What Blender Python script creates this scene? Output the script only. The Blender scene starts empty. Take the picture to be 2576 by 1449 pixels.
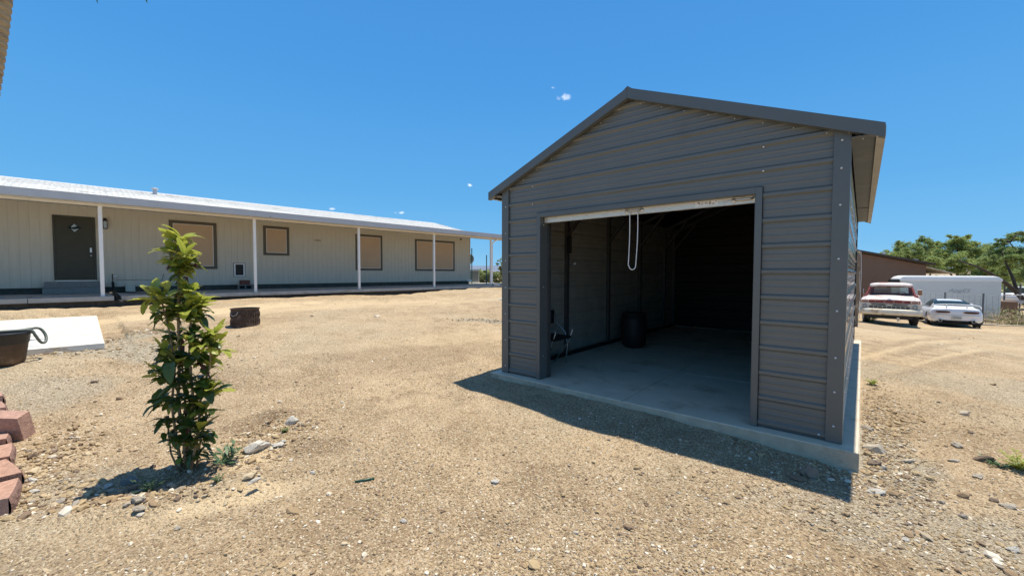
import bpy, bmesh, math, random
import numpy as np
from mathutils import Vector, Matrix, Euler
random.seed(7)
rng = np.random.default_rng(11)
scene = bpy.context.scene
COL = scene.collection
PI = math.pi
R = math.radians

# ------------------------------------------------------------------ camera
CZ = 1.65                     # eye height; the camera stands at (0, 0)
F, CX, CY = 1023.8, 1288.0, 724.5
PITCH, ROLL = -0.0369, 0.0018
cam_d = bpy.data.cameras.new('camera')
cam = bpy.data.objects.new('camera', cam_d); COL.objects.link(cam)
cam_d.sensor_width = 36.0; cam_d.lens = F / 2576 * 36.0
cam_d.clip_start = 0.05; cam_d.clip_end = 9000
vx = Vector((1, 0, 0)); vv = Vector((0, -math.sin(PITCH), math.cos(PITCH))); vf = Vector((0, math.cos(PITCH), math.sin(PITCH)))
cr_, sr_ = math.cos(ROLL), math.sin(ROLL)
c_r = vx * cr_ + vv * sr_; c_u = -vx * sr_ + vv * cr_
cam.matrix_world = Matrix(((c_r.x, c_u.x, -vf.x, 0), (c_r.y, c_u.y, -vf.y, 0), (c_r.z, c_u.z, -vf.z, CZ), (0, 0, 0, 1)))
scene.camera = cam

# ------------------------------------------------------------------ light
SUN_EL, SUN_AZ = 77.3, 53.0   # azimuth clockwise from +Y
sd = Vector((math.sin(R(SUN_AZ)) * math.cos(R(SUN_EL)), math.cos(R(SUN_AZ)) * math.cos(R(SUN_EL)), math.sin(R(SUN_EL))))
sun_d = bpy.data.lights.new('sun', 'SUN'); sun = bpy.data.objects.new('sun', sun_d); COL.objects.link(sun)
sun_d.energy = 5.0; sun_d.angle = R(0.53); sun_d.color = (1.0, 0.945, 0.84)
sun.rotation_euler = sd.to_track_quat('Z', 'Y').to_euler()
w = bpy.data.worlds.new('World'); scene.world = w; w.use_nodes = True
nt = w.node_tree; nt.nodes.clear()
sky = nt.nodes.new('ShaderNodeTexSky'); sky.sky_type = 'NISHITA'; sky.sun_disc = False
sky.sun_elevation = R(SUN_EL); sky.sun_rotation = R(SUN_AZ)
sky.altitude = 600; sky.air_density = 1.0; sky.dust_density = 0.0; sky.ozone_density = 2.0
hsv = nt.nodes.new('ShaderNodeHueSaturation'); hsv.inputs['Hue'].default_value = 0.5
hsv.inputs['Saturation'].default_value = .75; hsv.inputs['Value'].default_value = .62
bg = nt.nodes.new('ShaderNodeBackground'); bg.inputs['Strength'].default_value = 0.135
wo = nt.nodes.new('ShaderNodeOutputWorld')
nt.links.new(sky.outputs[0], hsv.inputs['Color'])
tcg = nt.nodes.new('ShaderNodeTexCoord'); sx_ = nt.nodes.new('ShaderNodeSeparateXYZ'); nt.links.new(tcg.outputs['Generated'], sx_.inputs[0])
ramp = nt.nodes.new('ShaderNodeValToRGB'); el = ramp.color_ramp.elements
K_ = 1.03 / .135
def _c(a, b_, c_): return (a * K_ / 10, b_ * K_ / 10, c_ * K_ / 10, 1)
el[0].position = 0.0; el[0].color = _c(.22, .52, .80); el[1].position = 1.0; el[1].color = _c(.050, .20, .58)
for p_, c_ in ((.06, _c(.155, .46, .79)), (.18, _c(.098, .380, .755)), (.40, _c(.062, .300, .71)), (.62, _c(.048, .25, .65))):
    x_ = el.new(p_); x_.color = c_
nt.links.new(sx_.outputs['Z'], ramp.inputs[0])
rs_ = nt.nodes.new('ShaderNodeVectorMath'); rs_.operation = 'SCALE'; rs_.inputs['Scale'].default_value = 10; nt.links.new(ramp.outputs[0], rs_.inputs[0])
skymix = nt.nodes.new('ShaderNodeMixRGB'); zf = nt.nodes.new('ShaderNodeMapRange'); zf.inputs['From Min'].default_value = .62; zf.inputs['From Max'].default_value = .92; zf.inputs['To Min'].default_value = .92; zf.inputs['To Max'].default_value = 0; nt.links.new(sx_.outputs['Z'], zf.inputs['Value']); nt.links.new(zf.outputs[0], skymix.inputs[0]); nt.links.new(hsv.outputs[0], skymix.inputs[1]); nt.links.new(rs_.outputs[0], skymix.inputs[2])
# a few wisps of fair-weather cloud, painted as directions on the sky
geo = nt.nodes.new('ShaderNodeTexCoord')
noi = nt.nodes.new('ShaderNodeTexNoise'); noi.inputs['Scale'].default_value = 62; noi.inputs['Detail'].default_value = 10; noi.inputs['Roughness'].default_value = 0.65
nt.links.new(geo.outputs['Generated'], noi.inputs['Vector'])
def pix_dir(u, v):
    a, b = (u - CX) / F, -(v - CY) / F
    return (c_r * a + c_u * b + vf).normalized()
last = None
for (u, v, rad, sx) in ((1419, 248, .050, .6), (1180, 466, .024, .5), (1004, 535, .042, .25), (832, 525, .022, .4), (1395, 222, .02, .5)):
    d = pix_dir(u, v)
    sub = nt.nodes.new('ShaderNodeVectorMath'); sub.operation = 'SUBTRACT'; sub.inputs[1].default_value = d
    nt.links.new(geo.outputs['Generated'], sub.inputs[0])
    mp = nt.nodes.new('ShaderNodeVectorMath'); mp.operation = 'MULTIPLY'; mp.inputs[1].default_value = (1, 1, 1 / sx)
    nt.links.new(sub.outputs[0], mp.inputs[0])
    ln = nt.nodes.new('ShaderNodeVectorMath'); ln.operation = 'LENGTH'; nt.links.new(mp.outputs[0], ln.inputs[0])
    mr = nt.nodes.new('ShaderNodeMapRange'); mr.inputs['From Min'].default_value = rad; mr.inputs['From Max'].default_value = 0
    nt.links.new(ln.outputs['Value'], mr.inputs['Value'])
    if last is None: last = mr.outputs[0]
    else:
        ad = nt.nodes.new('ShaderNodeMath'); ad.operation = 'MAXIMUM'; nt.links.new(last, ad.inputs[0]); nt.links.new(mr.outputs[0], ad.inputs[1]); last = ad.outputs[0]
mul = nt.nodes.new('ShaderNodeMath'); mul.operation = 'MULTIPLY'; nt.links.new(last, mul.inputs[0]); nt.links.new(noi.outputs['Fac'], mul.inputs[1])
rp = nt.nodes.new('ShaderNodeMapRange'); rp.inputs['From Min'].default_value = .36; rp.inputs['From Max'].default_value = .62
nt.links.new(mul.outputs[0], rp.inputs['Value'])
mixc = nt.nodes.new('ShaderNodeMixRGB'); mixc.inputs['Color2'].default_value = (9, 9.3, 9.6, 1)
nt.links.new(rp.outputs[0], mixc.inputs['Fac']); nt.links.new(skymix.outputs[0], mixc.inputs['Color1'])
nt.links.new(mixc.outputs[0], bg.inputs['Color']); nt.links.new(bg.outputs[0], wo.inputs['Surface'])
scene.view_settings.view_transform = 'Standard'; scene.view_settings.look = 'None'
scene.view_settings.gamma = 1; scene.view_settings.use_curve_mapping = False
scene.view_settings.exposure = 0.16
scene.cycles.max_bounces = 8; scene.cycles.diffuse_bounces = 4; scene.cycles.glossy_bounces = 4

# ------------------------------------------------------------------ frames of reference
TH = -0.7104                                   # shed: x along its front, y into it, z up from the slab
SHED = Vector((2.6648, 3.2692, CZ - 1.3819))
HO = Vector((-11.383, 11.307, CZ - 0.672))     # house: x along it, y into it, z up from the porch
HROT = PI / 2 - 0.761
he = Vector((math.sin(.761), math.cos(.761), 0)); hn = Vector((-math.cos(.761), math.sin(.761), 0))
def shed_w(a, b, c=0): return Vector((SHED.x + a * math.cos(TH) - b * math.sin(TH), SHED.y + a * math.sin(TH) + b * math.cos(TH), SHED.z + c))
def house_w(e, n, z=0): return HO + he * e + hn * n + Vector((0, 0, z))
def to_shed(P): d = P - SHED; return (d.x * math.cos(TH) + d.y * math.sin(TH), -d.x * math.sin(TH) + d.y * math.cos(TH))

# ------------------------------------------------------------------ terrain
ctrl = [(0, 0, -1.62), (0, 2.2, -1.65), (-1.1, 3.1, -1.6), (2.4, 2.7, -1.56), (-.75, 5.3, -1.47), (-2.6, 3.2, -1.58), (-4.4, 3.6, -1.49),
        (-6.2, 5.9, -1.17), (-6.7, 5.3, -1.17), (-10.6, 9.8, -1.02), (-8, 4, -1.25), (-5.2, 7.95, -1.08), (4.28, 10.97, -1.40), (7.2, 8.3, -1.5), (5, 4.2, -1.58),
        (12.6, 15.2, -1.95), (15.9, 17.1, -2.20), (17, 20, -2.3), (21.0, 19.2, -2.55), (24, 21, -2.62), (26, 23, -2.70), (17.6, 13.9, -2.15), (9, 6, -1.72), (6, 0, -1.66),
        (30, 30, -2.85), (42, 22, -3.0), (60, 60, -3.3), (0, 60, -1.3), (-60, 60, -.9), (0, -30, -1.8), (-30, 0, -1.3), (40, -10, -2.5),
        (10, 16, -1.35), (3, 14, -1.0), (-2, 9, -1.12), (-3, -3, -1.62)]
for a_, z_ in ((-3.8, -1.465), (-2.8, -1.445), (-1.8, -1.44), (-.8, -1.475), (.1, -1.545)):
    p = shed_w(a_, -.2); ctrl.append((p.x, p.y, z_))
for e_, z_ in ((-7, -.90), (-2, -.91), (2, -.90), (6, -.89), (9, -.95), (12, -.82), (16, -.79), (20, -.80)):
    p = house_w(e_, -.35); ctrl.append((p.x, p.y, z_))
for e_ in (-6, 4, 12, 20):
    p = house_w(e_, 10); ctrl.append((p.x, p.y, -.72))
ctrl = np.array(ctrl, float)
def _U(r2): return np.where(r2 > 0, r2 * np.log(r2 + 1e-12), 0)
_n = len(ctrl)
_K = _U(((ctrl[:, None, :2] - ctrl[None, :, :2]) ** 2).sum(-1)) + np.eye(_n) * .4
_P = np.c_[np.ones(_n), ctrl[:, :2]]
_A = np.block([[_K, _P], [_P.T, np.zeros((3, 3))]])
_W = np.linalg.solve(_A, np.r_[ctrl[:, 2], 0, 0, 0])
def vnoise(x, y, seed=0):
    xi = np.floor(x).astype(np.int64); yi = np.floor(y).astype(np.int64); fx = x - xi; fy = y - yi
    fx = fx * fx * (3 - 2 * fx); fy = fy * fy * (3 - 2 * fy)
    def h(a, b):
        n = (a * 374761393 + b * 668265263 + seed * 982451653) & 0x7fffffff
        n = ((n ^ (n >> 13)) * 1274126177) & 0x7fffffff
        return ((n ^ (n >> 16)) & 0xffff) / 65535.0
    return (h(xi, yi) * (1 - fx) + h(xi + 1, yi) * fx) * (1 - fy) + (h(xi, yi + 1) * (1 - fx) + h(xi + 1, yi + 1) * fx) * fy - .5
BUMPS = []          # (x, y, rx, ry, rot, height)
def G(x, y, fine=True):
    x = np.atleast_1d(np.asarray(x, float)); y = np.atleast_1d(np.asarray(y, float))
    z = np.zeros(x.size); xf = x.ravel(); yf = y.ravel()
    r = np.hypot(xf, yf)
    k = np.minimum(1, 70 / np.maximum(r, 1e-6)); xc = xf * k; yc = yf * k
    for i in range(_n):
        z += _W[i] * _U((xc - ctrl[i, 0]) ** 2 + (yc - ctrl[i, 1]) ** 2)
    z += _W[_n] + _W[_n + 1] * xc + _W[_n + 2] * yc
    far = np.clip((r - 70) / 300, 0, 1); z = z * (1 - far) + (-2.6) * far
    if fine:
        near = np.clip(1 - (r - 30) / 60, 0, 1)
        dn = np.c_[xf - SHED.x, yf - SHED.y]; sa_ = dn[:, 0] * math.cos(TH) + dn[:, 1] * math.sin(TH); sb2 = -dn[:, 0] * math.sin(TH) + dn[:, 1] * math.cos(TH)
        ds = np.maximum(np.maximum(-3.8 - sa_, sa_ - .15), np.maximum(-.15 - sb2, sb2 - 6.9)); calm = np.clip(ds / 2.4, .10, 1)
        z += near * (.09 * calm * vnoise(xf / 2.3, yf / 2.3, 1) + .045 * calm * vnoise(xf / .8, yf / .8, 2) + .022 * vnoise(xf / .27, yf / .27, 3) + .010 * vnoise(xf / .09, yf / .09, 4))
        for (bx, by, rx, ry, rot, hh) in BUMPS:
            dx = xf - bx; dy = yf - by
            u = (dx * math.cos(rot) + dy * math.sin(rot)) / rx; v = (-dx * math.sin(rot) + dy * math.cos(rot)) / ry
            z += hh * np.exp(-(u * u + v * v)) * (1 + .5 * vnoise(xf / .12, yf / .12, 7))
        # settle against the slabs so the ground never breaks through them
        d = np.c_[xf - SHED.x, yf - SHED.y]; a = d[:, 0] * math.cos(TH) + d[:, 1] * math.sin(TH); b = -d[:, 0] * math.sin(TH) + d[:, 1] * math.cos(TH)
        ins = np.maximum(np.maximum(-3.80 - a, a - .13), np.maximum(-.14 - b, b - 6.9))
        z = np.where(ins < .5, np.minimum(z, -1.3819 - .045 - np.clip(.25 - .1 * ins, 0, 1) * 0 + np.clip(ins, -1, 1) * .05), z)
        z = np.where(ins < -.15, np.minimum(z, -1.55), z)
        d = np.c_[xf - HO.x, yf - HO.y]; e = d[:, 0] * he.x + d[:, 1] * he.y; n = d[:, 0] * hn.x + d[:, 1] * hn.y
        ins = np.maximum(np.maximum(-9 - e, e - 20), np.maximum(-.16 - n, n - 12))
        z = np.where(ins < .05, np.minimum(z, -.672 - .33), z)
        q = np.maximum(np.maximum(-.0 - 8, 0), 0)
        pe = e - PAD[0]; pn = n - PAD[1]
        ins = np.maximum(np.maximum(-PAD[2] - pe, pe), np.maximum(-pn, pn - PAD[3]))
        z = np.where(ins < .3, np.minimum(z, PAD[4] - CZ - .035 - np.clip(.06 * (PAD[3] - pn) / PAD[3], 0, .06) + .1 * np.clip(ins, 0, 1)), z)
        z = np.where(ins < -.1, PAD[4] - CZ - .3, z)
    return (z + CZ).reshape(x.shape)
_p = Vector((-6.24, 6.20, 0)); _d = _p - Vector((HO.x, HO.y, 0))
PAD = (_d.dot(he), _d.dot(hn), 6.0, 5.7, CZ - 1.08)       # right end e, front n, length, depth, top z
def gz(x, y): return float(G(x, y)[0])
def ray(u, v):
    a, b = (u - CX) / F, -(v - CY) / F
    return c_r * a + c_u * b + vf
def at(u, v, Y): d = ray(u, v); return d * (Y / d.y) + Vector((0, 0, CZ))
def gnd(u, v, it=12):                                      # where the sight line through a picture point meets the ground
    d = ray(u, v); z = CZ - 1.5
    for _ in range(it):
        t = (z - CZ) / d.z; z = gz(d.x * t, d.y * t)
    t = (z - CZ) / d.z
    return Vector((d.x * t, d.y * t, z))
def bump(u, v, rx, ry, rot, h): p = gnd(u, v); BUMPS.append((p.x, p.y, rx, ry, rot, h))
bump(560, 1235, .50, .15, R(35), .085)
bump(690, 1120, .35, .14, R(45), .05)
bump(465, 1215, .25, .16, 0, -.03)
bump(700, 1050, .24, .15, 0, .08)
bump(760, 1075, .12, .08, 0, .04)
bump(650, 1040, .10, .06, 0, -.04)
bump(800, 1115, .28, .15, R(20), .055)
bump(620, 1095, .18, .12, 0, -.04)
bump(250, 1290, .35, .12, R(15), .035)
bump(1060, 750, 2.6, .5, R(40), .10)
bump(1000, 752, .8, .35, R(40), -.10)
bump(700, 765, 2.0, .5, R(40), .05)

# ------------------------------------------------------------------ materials
def M(name, col, rough=.6, metal=0., var=.12, scale=6., bmp=0., bscale=40., spec=.5, tint=None, tscale=2., tamt=.0, rnd=0., coat=0., stretch=None, speck=None):
    m = bpy.data.materials.new(name); m.use_nodes = True
    t = m.node_tree; b = t.nodes['Principled BSDF']; L = t.links.new
    b.inputs['Roughness'].default_value = rough; b.inputs['Metallic'].default_value = metal
    b.inputs['Specular IOR Level'].default_value = spec; b.inputs['Coat Weight'].default_value = coat
    tc = t.nodes.new('ShaderNodeTexCoord'); vec = tc.outputs['Object']
    if stretch:
        mp = t.nodes.new('ShaderNodeMapping'); mp.inputs['Scale'].default_value = stretch; L(vec, mp.inputs[0]); vec = mp.outputs[0]
    n = t.nodes.new('ShaderNodeTexNoise'); n.inputs['Scale'].default_value = scale; n.inputs['Detail'].default_value = 5; n.inputs['Roughness'].default_value = .6
    L(vec, n.inputs['Vector'])
    mr = t.nodes.new('ShaderNodeMapRange'); mr.inputs['From Min'].default_value = .3; mr.inputs['From Max'].default_value = .7
    mr.inputs['To Min'].default_value = 1 - var; mr.inputs['To Max'].default_value = 1 + var; L(n.outputs['Fac'], mr.inputs['Value'])
    fac = mr.outputs[0]
    if rnd:
        oi = t.nodes.new('ShaderNodeObjectInfo'); mr2 = t.nodes.new('ShaderNodeMapRange'); mr2.inputs['To Min'].default_value = 1 - rnd; mr2.inputs['To Max'].default_value = 1 + rnd
        L(oi.outputs['Random'], mr2.inputs['Value']); mm = t.nodes.new('ShaderNodeMath'); mm.operation = 'MULTIPLY'; L(fac, mm.inputs[0]); L(mr2.outputs[0], mm.inputs[1]); fac = mm.outputs[0]
    base = None
    if tint:
        n2 = t.nodes.new('ShaderNodeTexNoise'); n2.inputs['Scale'].default_value = tscale; n2.inputs['Detail'].default_value = 6; n2.inputs['Roughness'].default_value = .7; L(vec, n2.inputs['Vector'])
        m3 = t.nodes.new('ShaderNodeMapRange'); m3.inputs['From Min'].default_value = .62 - tamt; m3.inputs['From Max'].default_value = .72 - tamt * .8; L(n2.outputs['Fac'], m3.inputs['Value'])
        mx = t.nodes.new('ShaderNodeMixRGB'); mx.inputs[1].default_value = (*col, 1); mx.inputs[2].default_value = (*tint, 1); L(m3.outputs[0], mx.inputs[0]); base = mx.outputs[0]
    vm = t.nodes.new('ShaderNodeVectorMath'); vm.operation = 'SCALE'
    if base is None: vm.inputs[0].default_value = col
    else: L(base, vm.inputs[0])
    L(fac, vm.inputs['Scale']); out = vm.outputs[0]
    L(out, b.inputs['Base Color'])
    if bmp:
        n4 = t.nodes.new('ShaderNodeTexNoise'); n4.inputs['Scale'].default_value = bscale; n4.inputs['Detail'].default_value = 4; L(vec, n4.inputs['Vector'])
        bp = t.nodes.new('ShaderNodeBump'); bp.inputs['Strength'].default_value = bmp; bp.inputs['Distance'].default_value = .01
        L(n4.outputs['Fac'], bp.inputs['Height']); L(bp.outputs[0], b.inputs['Normal'])
    return m
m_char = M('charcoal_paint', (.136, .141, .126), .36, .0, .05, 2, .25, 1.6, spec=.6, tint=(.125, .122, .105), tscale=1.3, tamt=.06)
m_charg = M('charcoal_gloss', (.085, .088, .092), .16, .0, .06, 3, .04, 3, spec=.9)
m_trim = M('charcoal_trim', (.112, .120, .112), .35, .0, .06, 4, .04, 10, spec=.6)
m_inner_shade = M('shaded_inside', (.012, .012, .011), .6, 0, .12, 4)  # shaded copy of the inner sheet metal: interior darkness put into the colour
m_inner_lit = M('lit_inside', (.34, .325, .27), .55, .0, .12, 4)  # lighter copy for the left wall, daylight from the door put into its colour
m_galv = M('galvanised', (.42, .42, .40), .38, .75, .15, 9, .08, 20, tint=(.30, .29, .26), tscale=6, tamt=.05)
m_frame = M('steel_tube', (.10, .10, .095), .5, .4, .15, 9)
m_screw = M('screw_head', (.75, .75, .74), .3, .3, .05)
m_alu = M('aluminium_bar', (.72, .68, .58), .38, .45, .10, 25, tint=(.52, .46, .36), tscale=9, tamt=.06, stretch=(1, 6, 6))
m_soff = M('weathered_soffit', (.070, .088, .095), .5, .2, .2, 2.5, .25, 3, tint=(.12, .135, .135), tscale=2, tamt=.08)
m_eave = M('pale_eave', (.36, .36, .33), .5, .1, .1, 4)
m_rope = M('white_cord', (.78, .78, .74), .8, 0, .08, 50)
m_slab = M('concrete_floor', (.70, .59, .44), .7, 0, .08, 3, .15, 60, tint=(.52, .42, .29), tscale=1.8, tamt=.09)
m_slabside = M('concrete_edge', (.50, .42, .30), .9, 0, .18, 7, .6, 35, tint=(.36, .29, .21), tscale=4, tamt=.08)
m_conc = M('porch_concrete', (.42, .40, .36), .9, 0, .12, 4, .3, 50, tint=(.33, .29, .23), tscale=3, tamt=.06)
m_pad = M('pale_concrete', (.70, .67, .60), .9, 0, .08, 4, .5, 25, tint=(.50, .43, .32), tscale=4, tamt=.11, stretch=(1, 4, 1))
m_siding = M('grey_beige_siding', (.62, .585, .48), .75, 0, .05, 2, .12, 60, stretch=(6, 6, .6))
m_skirt = M('dark_skirting', (.075, .075, .058), .8, 0, .3, 6)
m_black = M('black', (.012, .012, .012), .6, 0, .1)
m_dtrim = M('brown_trim', (.115, .10, .070), .6, 0, .1, 8, .1, 50)
m_screen = M('tan_solar_screen', (.58, .42, .27), .8, 0, .05, 1.5, .2, 300)
m_white = M('white_paint', (.80, .79, .76), .45, 0, .03, 5, .03, 20)
m_whited = M('white_gutter', (.47, .48, .50), .4, 0, .05, 4, tint=(.46, .45, .42), tscale=5, tamt=.02)
m_door = M('olive_door', (.042, .040, .020), .5, 0, .12, 4, .08, 30)
m_glass = M('dark_glass', (.018, .028, .022), .25, 0, .1, spec=.2)
m_silver = M('silver', (.6, .6, .58), .3, .8, .08)
m_shing = M('white_shingle', (.76, .75, .71), .95, 0, .18, 30, .9, 220, rnd=.16, tint=(.50, .50, .48), tscale=12, tamt=.12)
m_shingd = M('dark_patch', (.13, .13, .13), .95, 0, .3, 30)
m_brown = M('rusty_brown_steel', (.075, .045, .03), .7, .2, .45, 9, .5, 40, tint=(.16, .11, .08), tscale=7, tamt=.08)
m_pot = M('brown_pot', (.085, .045, .022), .55, 0, .35, 6, .2, 30, tint=(.15, .10, .06), tscale=5, tamt=.08)
m_potd = M('black_pot_band', (.015, .015, .016), .5, 0, .2)
m_hose = M('grey_hose', (.12, .14, .12), .5, 0, .1)
m_pink = M('pink_block', (.47, .28, .205), .95, 0, .22, 30, .9, 90, rnd=.06, tint=(.36, .20, .145), tscale=18, tamt=.06)
m_pinkd = M('split_face', (.26, .15, .115), .95, 0, .35, 25, 1.0, 45)
m_rock = M('pale_rock', (.60, .50, .37), .9, 0, .22, 14, .8, 40, rnd=.18, tint=(.70, .64, .54), tscale=6, tamt=.12)
m_rockd = M('brown_rock', (.30, .22, .155), .9, 0, .25, 14, .8, 40, rnd=.2)
m_rockw = M('white_rock', (.74, .68, .58), .9, 0, .15, 14, .8, 40, rnd=.08)
m_stem = M('stem_bark', (.26, .185, .10), .85, 0, .25, 30, .5, 60)
m_bark = M('mesquite_bark', (.055, .042, .032), .9, 0, .3, 8, .6, 20)
m_blue = M('blue_plastic', (.02, .10, .17), .5)
m_teal = M('teal_plastic', (.015, .09, .075), .5)
m_brick = M('red_brown_brick', (.18, .07, .045), .9, 0, .25, 20, .5, 60)
m_cmu = M('grey_block', (.25, .24, .22), .95, 0, .15, 20, .6, 60)
m_wood = M('weathered_post', (.22, .165, .11), .9, 0, .35, 10, .8, 30, stretch=(4, 4, .5), tint=(.40, .34, .26), tscale=5, tamt=.08)
m_stucco = M('brown_stucco', (.20, .125, .085), .95, 0, .08, 1, .3, 40, tint=(.17, .105, .072), tscale=.5, tamt=.1)
m_roofd = M('dark_roof', (.07, .055, .045), .9, 0, .2)
m_tree_g = None

def leaf_mat(name, c1, c2, rough=.45, transl=.25, rnd=True, vein=False):
    m = bpy.data.materials.new(name); m.use_nodes = True
    t = m.node_tree; b = t.nodes['Principled BSDF']; L = t.links.new
    b.inputs['Roughness'].default_value = rough
    oi = t.nodes.new('ShaderNodeObjectInfo'); tc = t.nodes.new('ShaderNodeTexCoord')
    n = t.nodes.new('ShaderNodeTexNoise'); n.inputs['Scale'].default_value = 1.3 if not vein else 12; n.inputs['Detail'].default_value = 4
    L(tc.outputs['Object'], n.inputs['Vector'])
    mr = t.nodes.new('ShaderNodeMapRange'); mr.inputs['From Min'].default_value = .3; mr.inputs['From Max'].default_value = .7; L(n.outputs['Fac'], mr.inputs['Value'])
    ad = t.nodes.new('ShaderNodeMath'); ad.operation = 'ADD'; L(oi.outputs['Random'], ad.inputs[0]); L(mr.outputs[0], ad.inputs[1])
    hf = t.nodes.new('ShaderNodeMath'); hf.operation = 'MULTIPLY'; hf.inputs[1].default_value = .5; L(ad.outputs[0], hf.inputs[0])
    mx = t.nodes.new('ShaderNodeMixRGB'); mx.inputs[1].default_value = (*c1, 1); mx.inputs[2].default_value = (*c2, 1)
    L((hf if vein else mr).outputs[0], mx.inputs[0]); L(mx.outputs[0], b.inputs['Base Color'])
    tr = t.nodes.new('ShaderNodeBsdfTranslucent'); L(mx.outputs[0], tr.inputs['Color'])
    ms = t.nodes.new('ShaderNodeMixShader'); ms.inputs[0].default_value = transl
    L(b.outputs[0], ms.inputs[1]); L(tr.outputs[0], ms.inputs[2]); L(ms.outputs[0], t.nodes['Material Output'].inputs['Surface'])
    return m
m_leaf_old = leaf_mat('mature_leaf', (.042, .085, .016), (.14, .19, .030), .32, .35, vein=True)
m_leaf_new = leaf_mat('young_leaf', (.50, .50, .085), (.32, .40, .06), .40, .45, vein=True)
m_leaf_dry = leaf_mat('dry_leaf', (.16, .05, .03), (.10, .05, .03), .6, .15, vein=True)
m_leaf_weed = leaf_mat('weed_leaf', (.10, .17, .06), (.06, .12, .05), .5, .2)
m_mesq = leaf_mat('mesquite_foliage', (.27, .35, .10), (.42, .48, .17), .6, .5)
m_mesqd = leaf_mat('dark_foliage', (.22, .30, .10), (.34, .42, .15), .6, .55)
m_yellow = leaf_mat('yellow_foliage', (.36, .30, .04), (.20, .24, .04), .6, .3)
m_scrub = leaf_mat('scrub_foliage', (.24, .30, .10), (.36, .38, .18), .7, .3)

def ground_mat():
    m = bpy.data.materials.new('desert_ground'); m.use_nodes = True
    t = m.node_tree; b = t.nodes['Principled BSDF']; L = t.links.new; N = t.nodes.new
    b.inputs['Roughness'].default_value = .95; b.inputs['Specular IOR Level'].default_value = .15
    g = N('ShaderNodeNewGeometry'); pos = g.outputs['Position']
    def noise(s, d=5, r=.6):
        n = N('ShaderNodeTexNoise'); n.inputs['Scale'].default_value = s; n.inputs['Detail'].default_value = d; n.inputs['Roughness'].default_value = r; L(pos, n.inputs['Vector']); return n.outputs['Fac']
    def rmp(s, a, b_, c=0, d=1):
        r = N('ShaderNodeMapRange'); r.inputs['From Min'].default_value = a; r.inputs['From Max'].default_value = b_; r.inputs['To Min'].default_value = c; r.inputs['To Max'].default_value = d; L(s, r.inputs['Value']); return r.outputs[0]
    def mix(f, c1, c2):
        x = N('ShaderNodeMixRGB')
        for i, c in ((1, c1), (2, c2)):
            if isinstance(c, tuple): x.inputs[i].default_value = (*c, 1)
            else: L(c, x.inputs[i])
        if isinstance(f, float): x.inputs[0].default_value = f
        else: L(f, x.inputs[0])
        return x.outputs[0]
    at_ = N('ShaderNodeAttribute'); at_.attribute_name = 'soil'; sp = N('ShaderNodeSeparateColor'); L(at_.outputs['Color'], sp.inputs[0])
    c = mix(rmp(noise(.9, 6), .42, .60), (.60, .435, .265), (.475, .34, .205))
    c = mix(rmp(noise(2.6, 6, .7), .48, .64, 0, .8), c, (.32, .215, .12))
    c = mix(rmp(noise(.35, 4), .50, .64, 0, .6), c, (.55, .445, .30))
    c = mix(sp.outputs[0], c, (.42, .375, .29))      # grey gravel areas
    c = mix(sp.outputs[1], c, (.74, .56, .34))      # fine bright sand
    c = mix(sp.outputs[2], c, (.30, .20, .12))      # turned dark soil
    def vor(s, feat='F1'):
        v = N('ShaderNodeTexVoronoi'); v.inputs['Scale'].default_value = s; L(pos, v.inputs['Vector']); return v
    v1 = vor(95); s1 = N('ShaderNodeSeparateColor'); L(v1.outputs['Color'], s1.inputs[0])
    v2 = vor(38); s2 = N('ShaderNodeSeparateColor'); L(v2.outputs['Color'], s2.inputs[0])
    inv = rmp(sp.outputs[1], 0, 1, 1, .6)
    f1 = N('ShaderNodeMath'); f1.operation = 'MULTIPLY'; L(rmp(s1.outputs[0], .66, .95, 0, .8), f1.inputs[0]); L(inv, f1.inputs[1])
    c = mix(f1.outputs[0], c, (.76, .63, .43))
    f2 = N('ShaderNodeMath'); f2.operation = 'MULTIPLY'; L(rmp(s1.outputs[1], .60, .92, 0, .8), f2.inputs[0]); L(inv, f2.inputs[1])
    c = mix(f2.outputs[0], c, (.20, .145, .085))
    f3 = N('ShaderNodeMath'); f3.operation = 'MULTIPLY'; L(rmp(s2.outputs[0], .84, .95, 0, .7), f3.inputs[0]); L(inv, f3.inputs[1])
    f4 = N('ShaderNodeMath'); f4.operation = 'MULTIPLY'; L(f3.outputs[0], f4.inputs[0]); L(rmp(v2.outputs['Distance'], .2, .45, 1, 0), f4.inputs[1])
    c = mix(f4.outputs[0], c, (.68, .56, .40))
    fine = rmp(noise(160, 3), .3, .7, .86, 1.14)
    vm = N('ShaderNodeVectorMath'); vm.operation = 'SCALE'; L(c, vm.inputs[0]); L(fine, vm.inputs['Scale'])
    L(vm.outputs[0], b.inputs['Base Color'])
    h = N('ShaderNodeMath'); h.operation = 'ADD'; L(rmp(v1.outputs['Distance'], 0, .7, .35, 0), h.inputs[0]); L(rmp(v2.outputs['Distance'], 0, .5, .45, 0), h.inputs[1])
    h2 = N('ShaderNodeMath'); h2.operation = 'ADD'; L(h.outputs[0], h2.inputs[0]); L(noise(45, 6, .75), h2.inputs[1])
    bp = N('ShaderNodeBump'); bp.inputs['Strength'].default_value = 1.0; bp.inputs['Distance'].default_value = .018; L(h2.outputs[0], bp.inputs['Height']); L(bp.outputs[0], b.inputs['Normal'])
    return m
m_ground = ground_mat()

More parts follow.
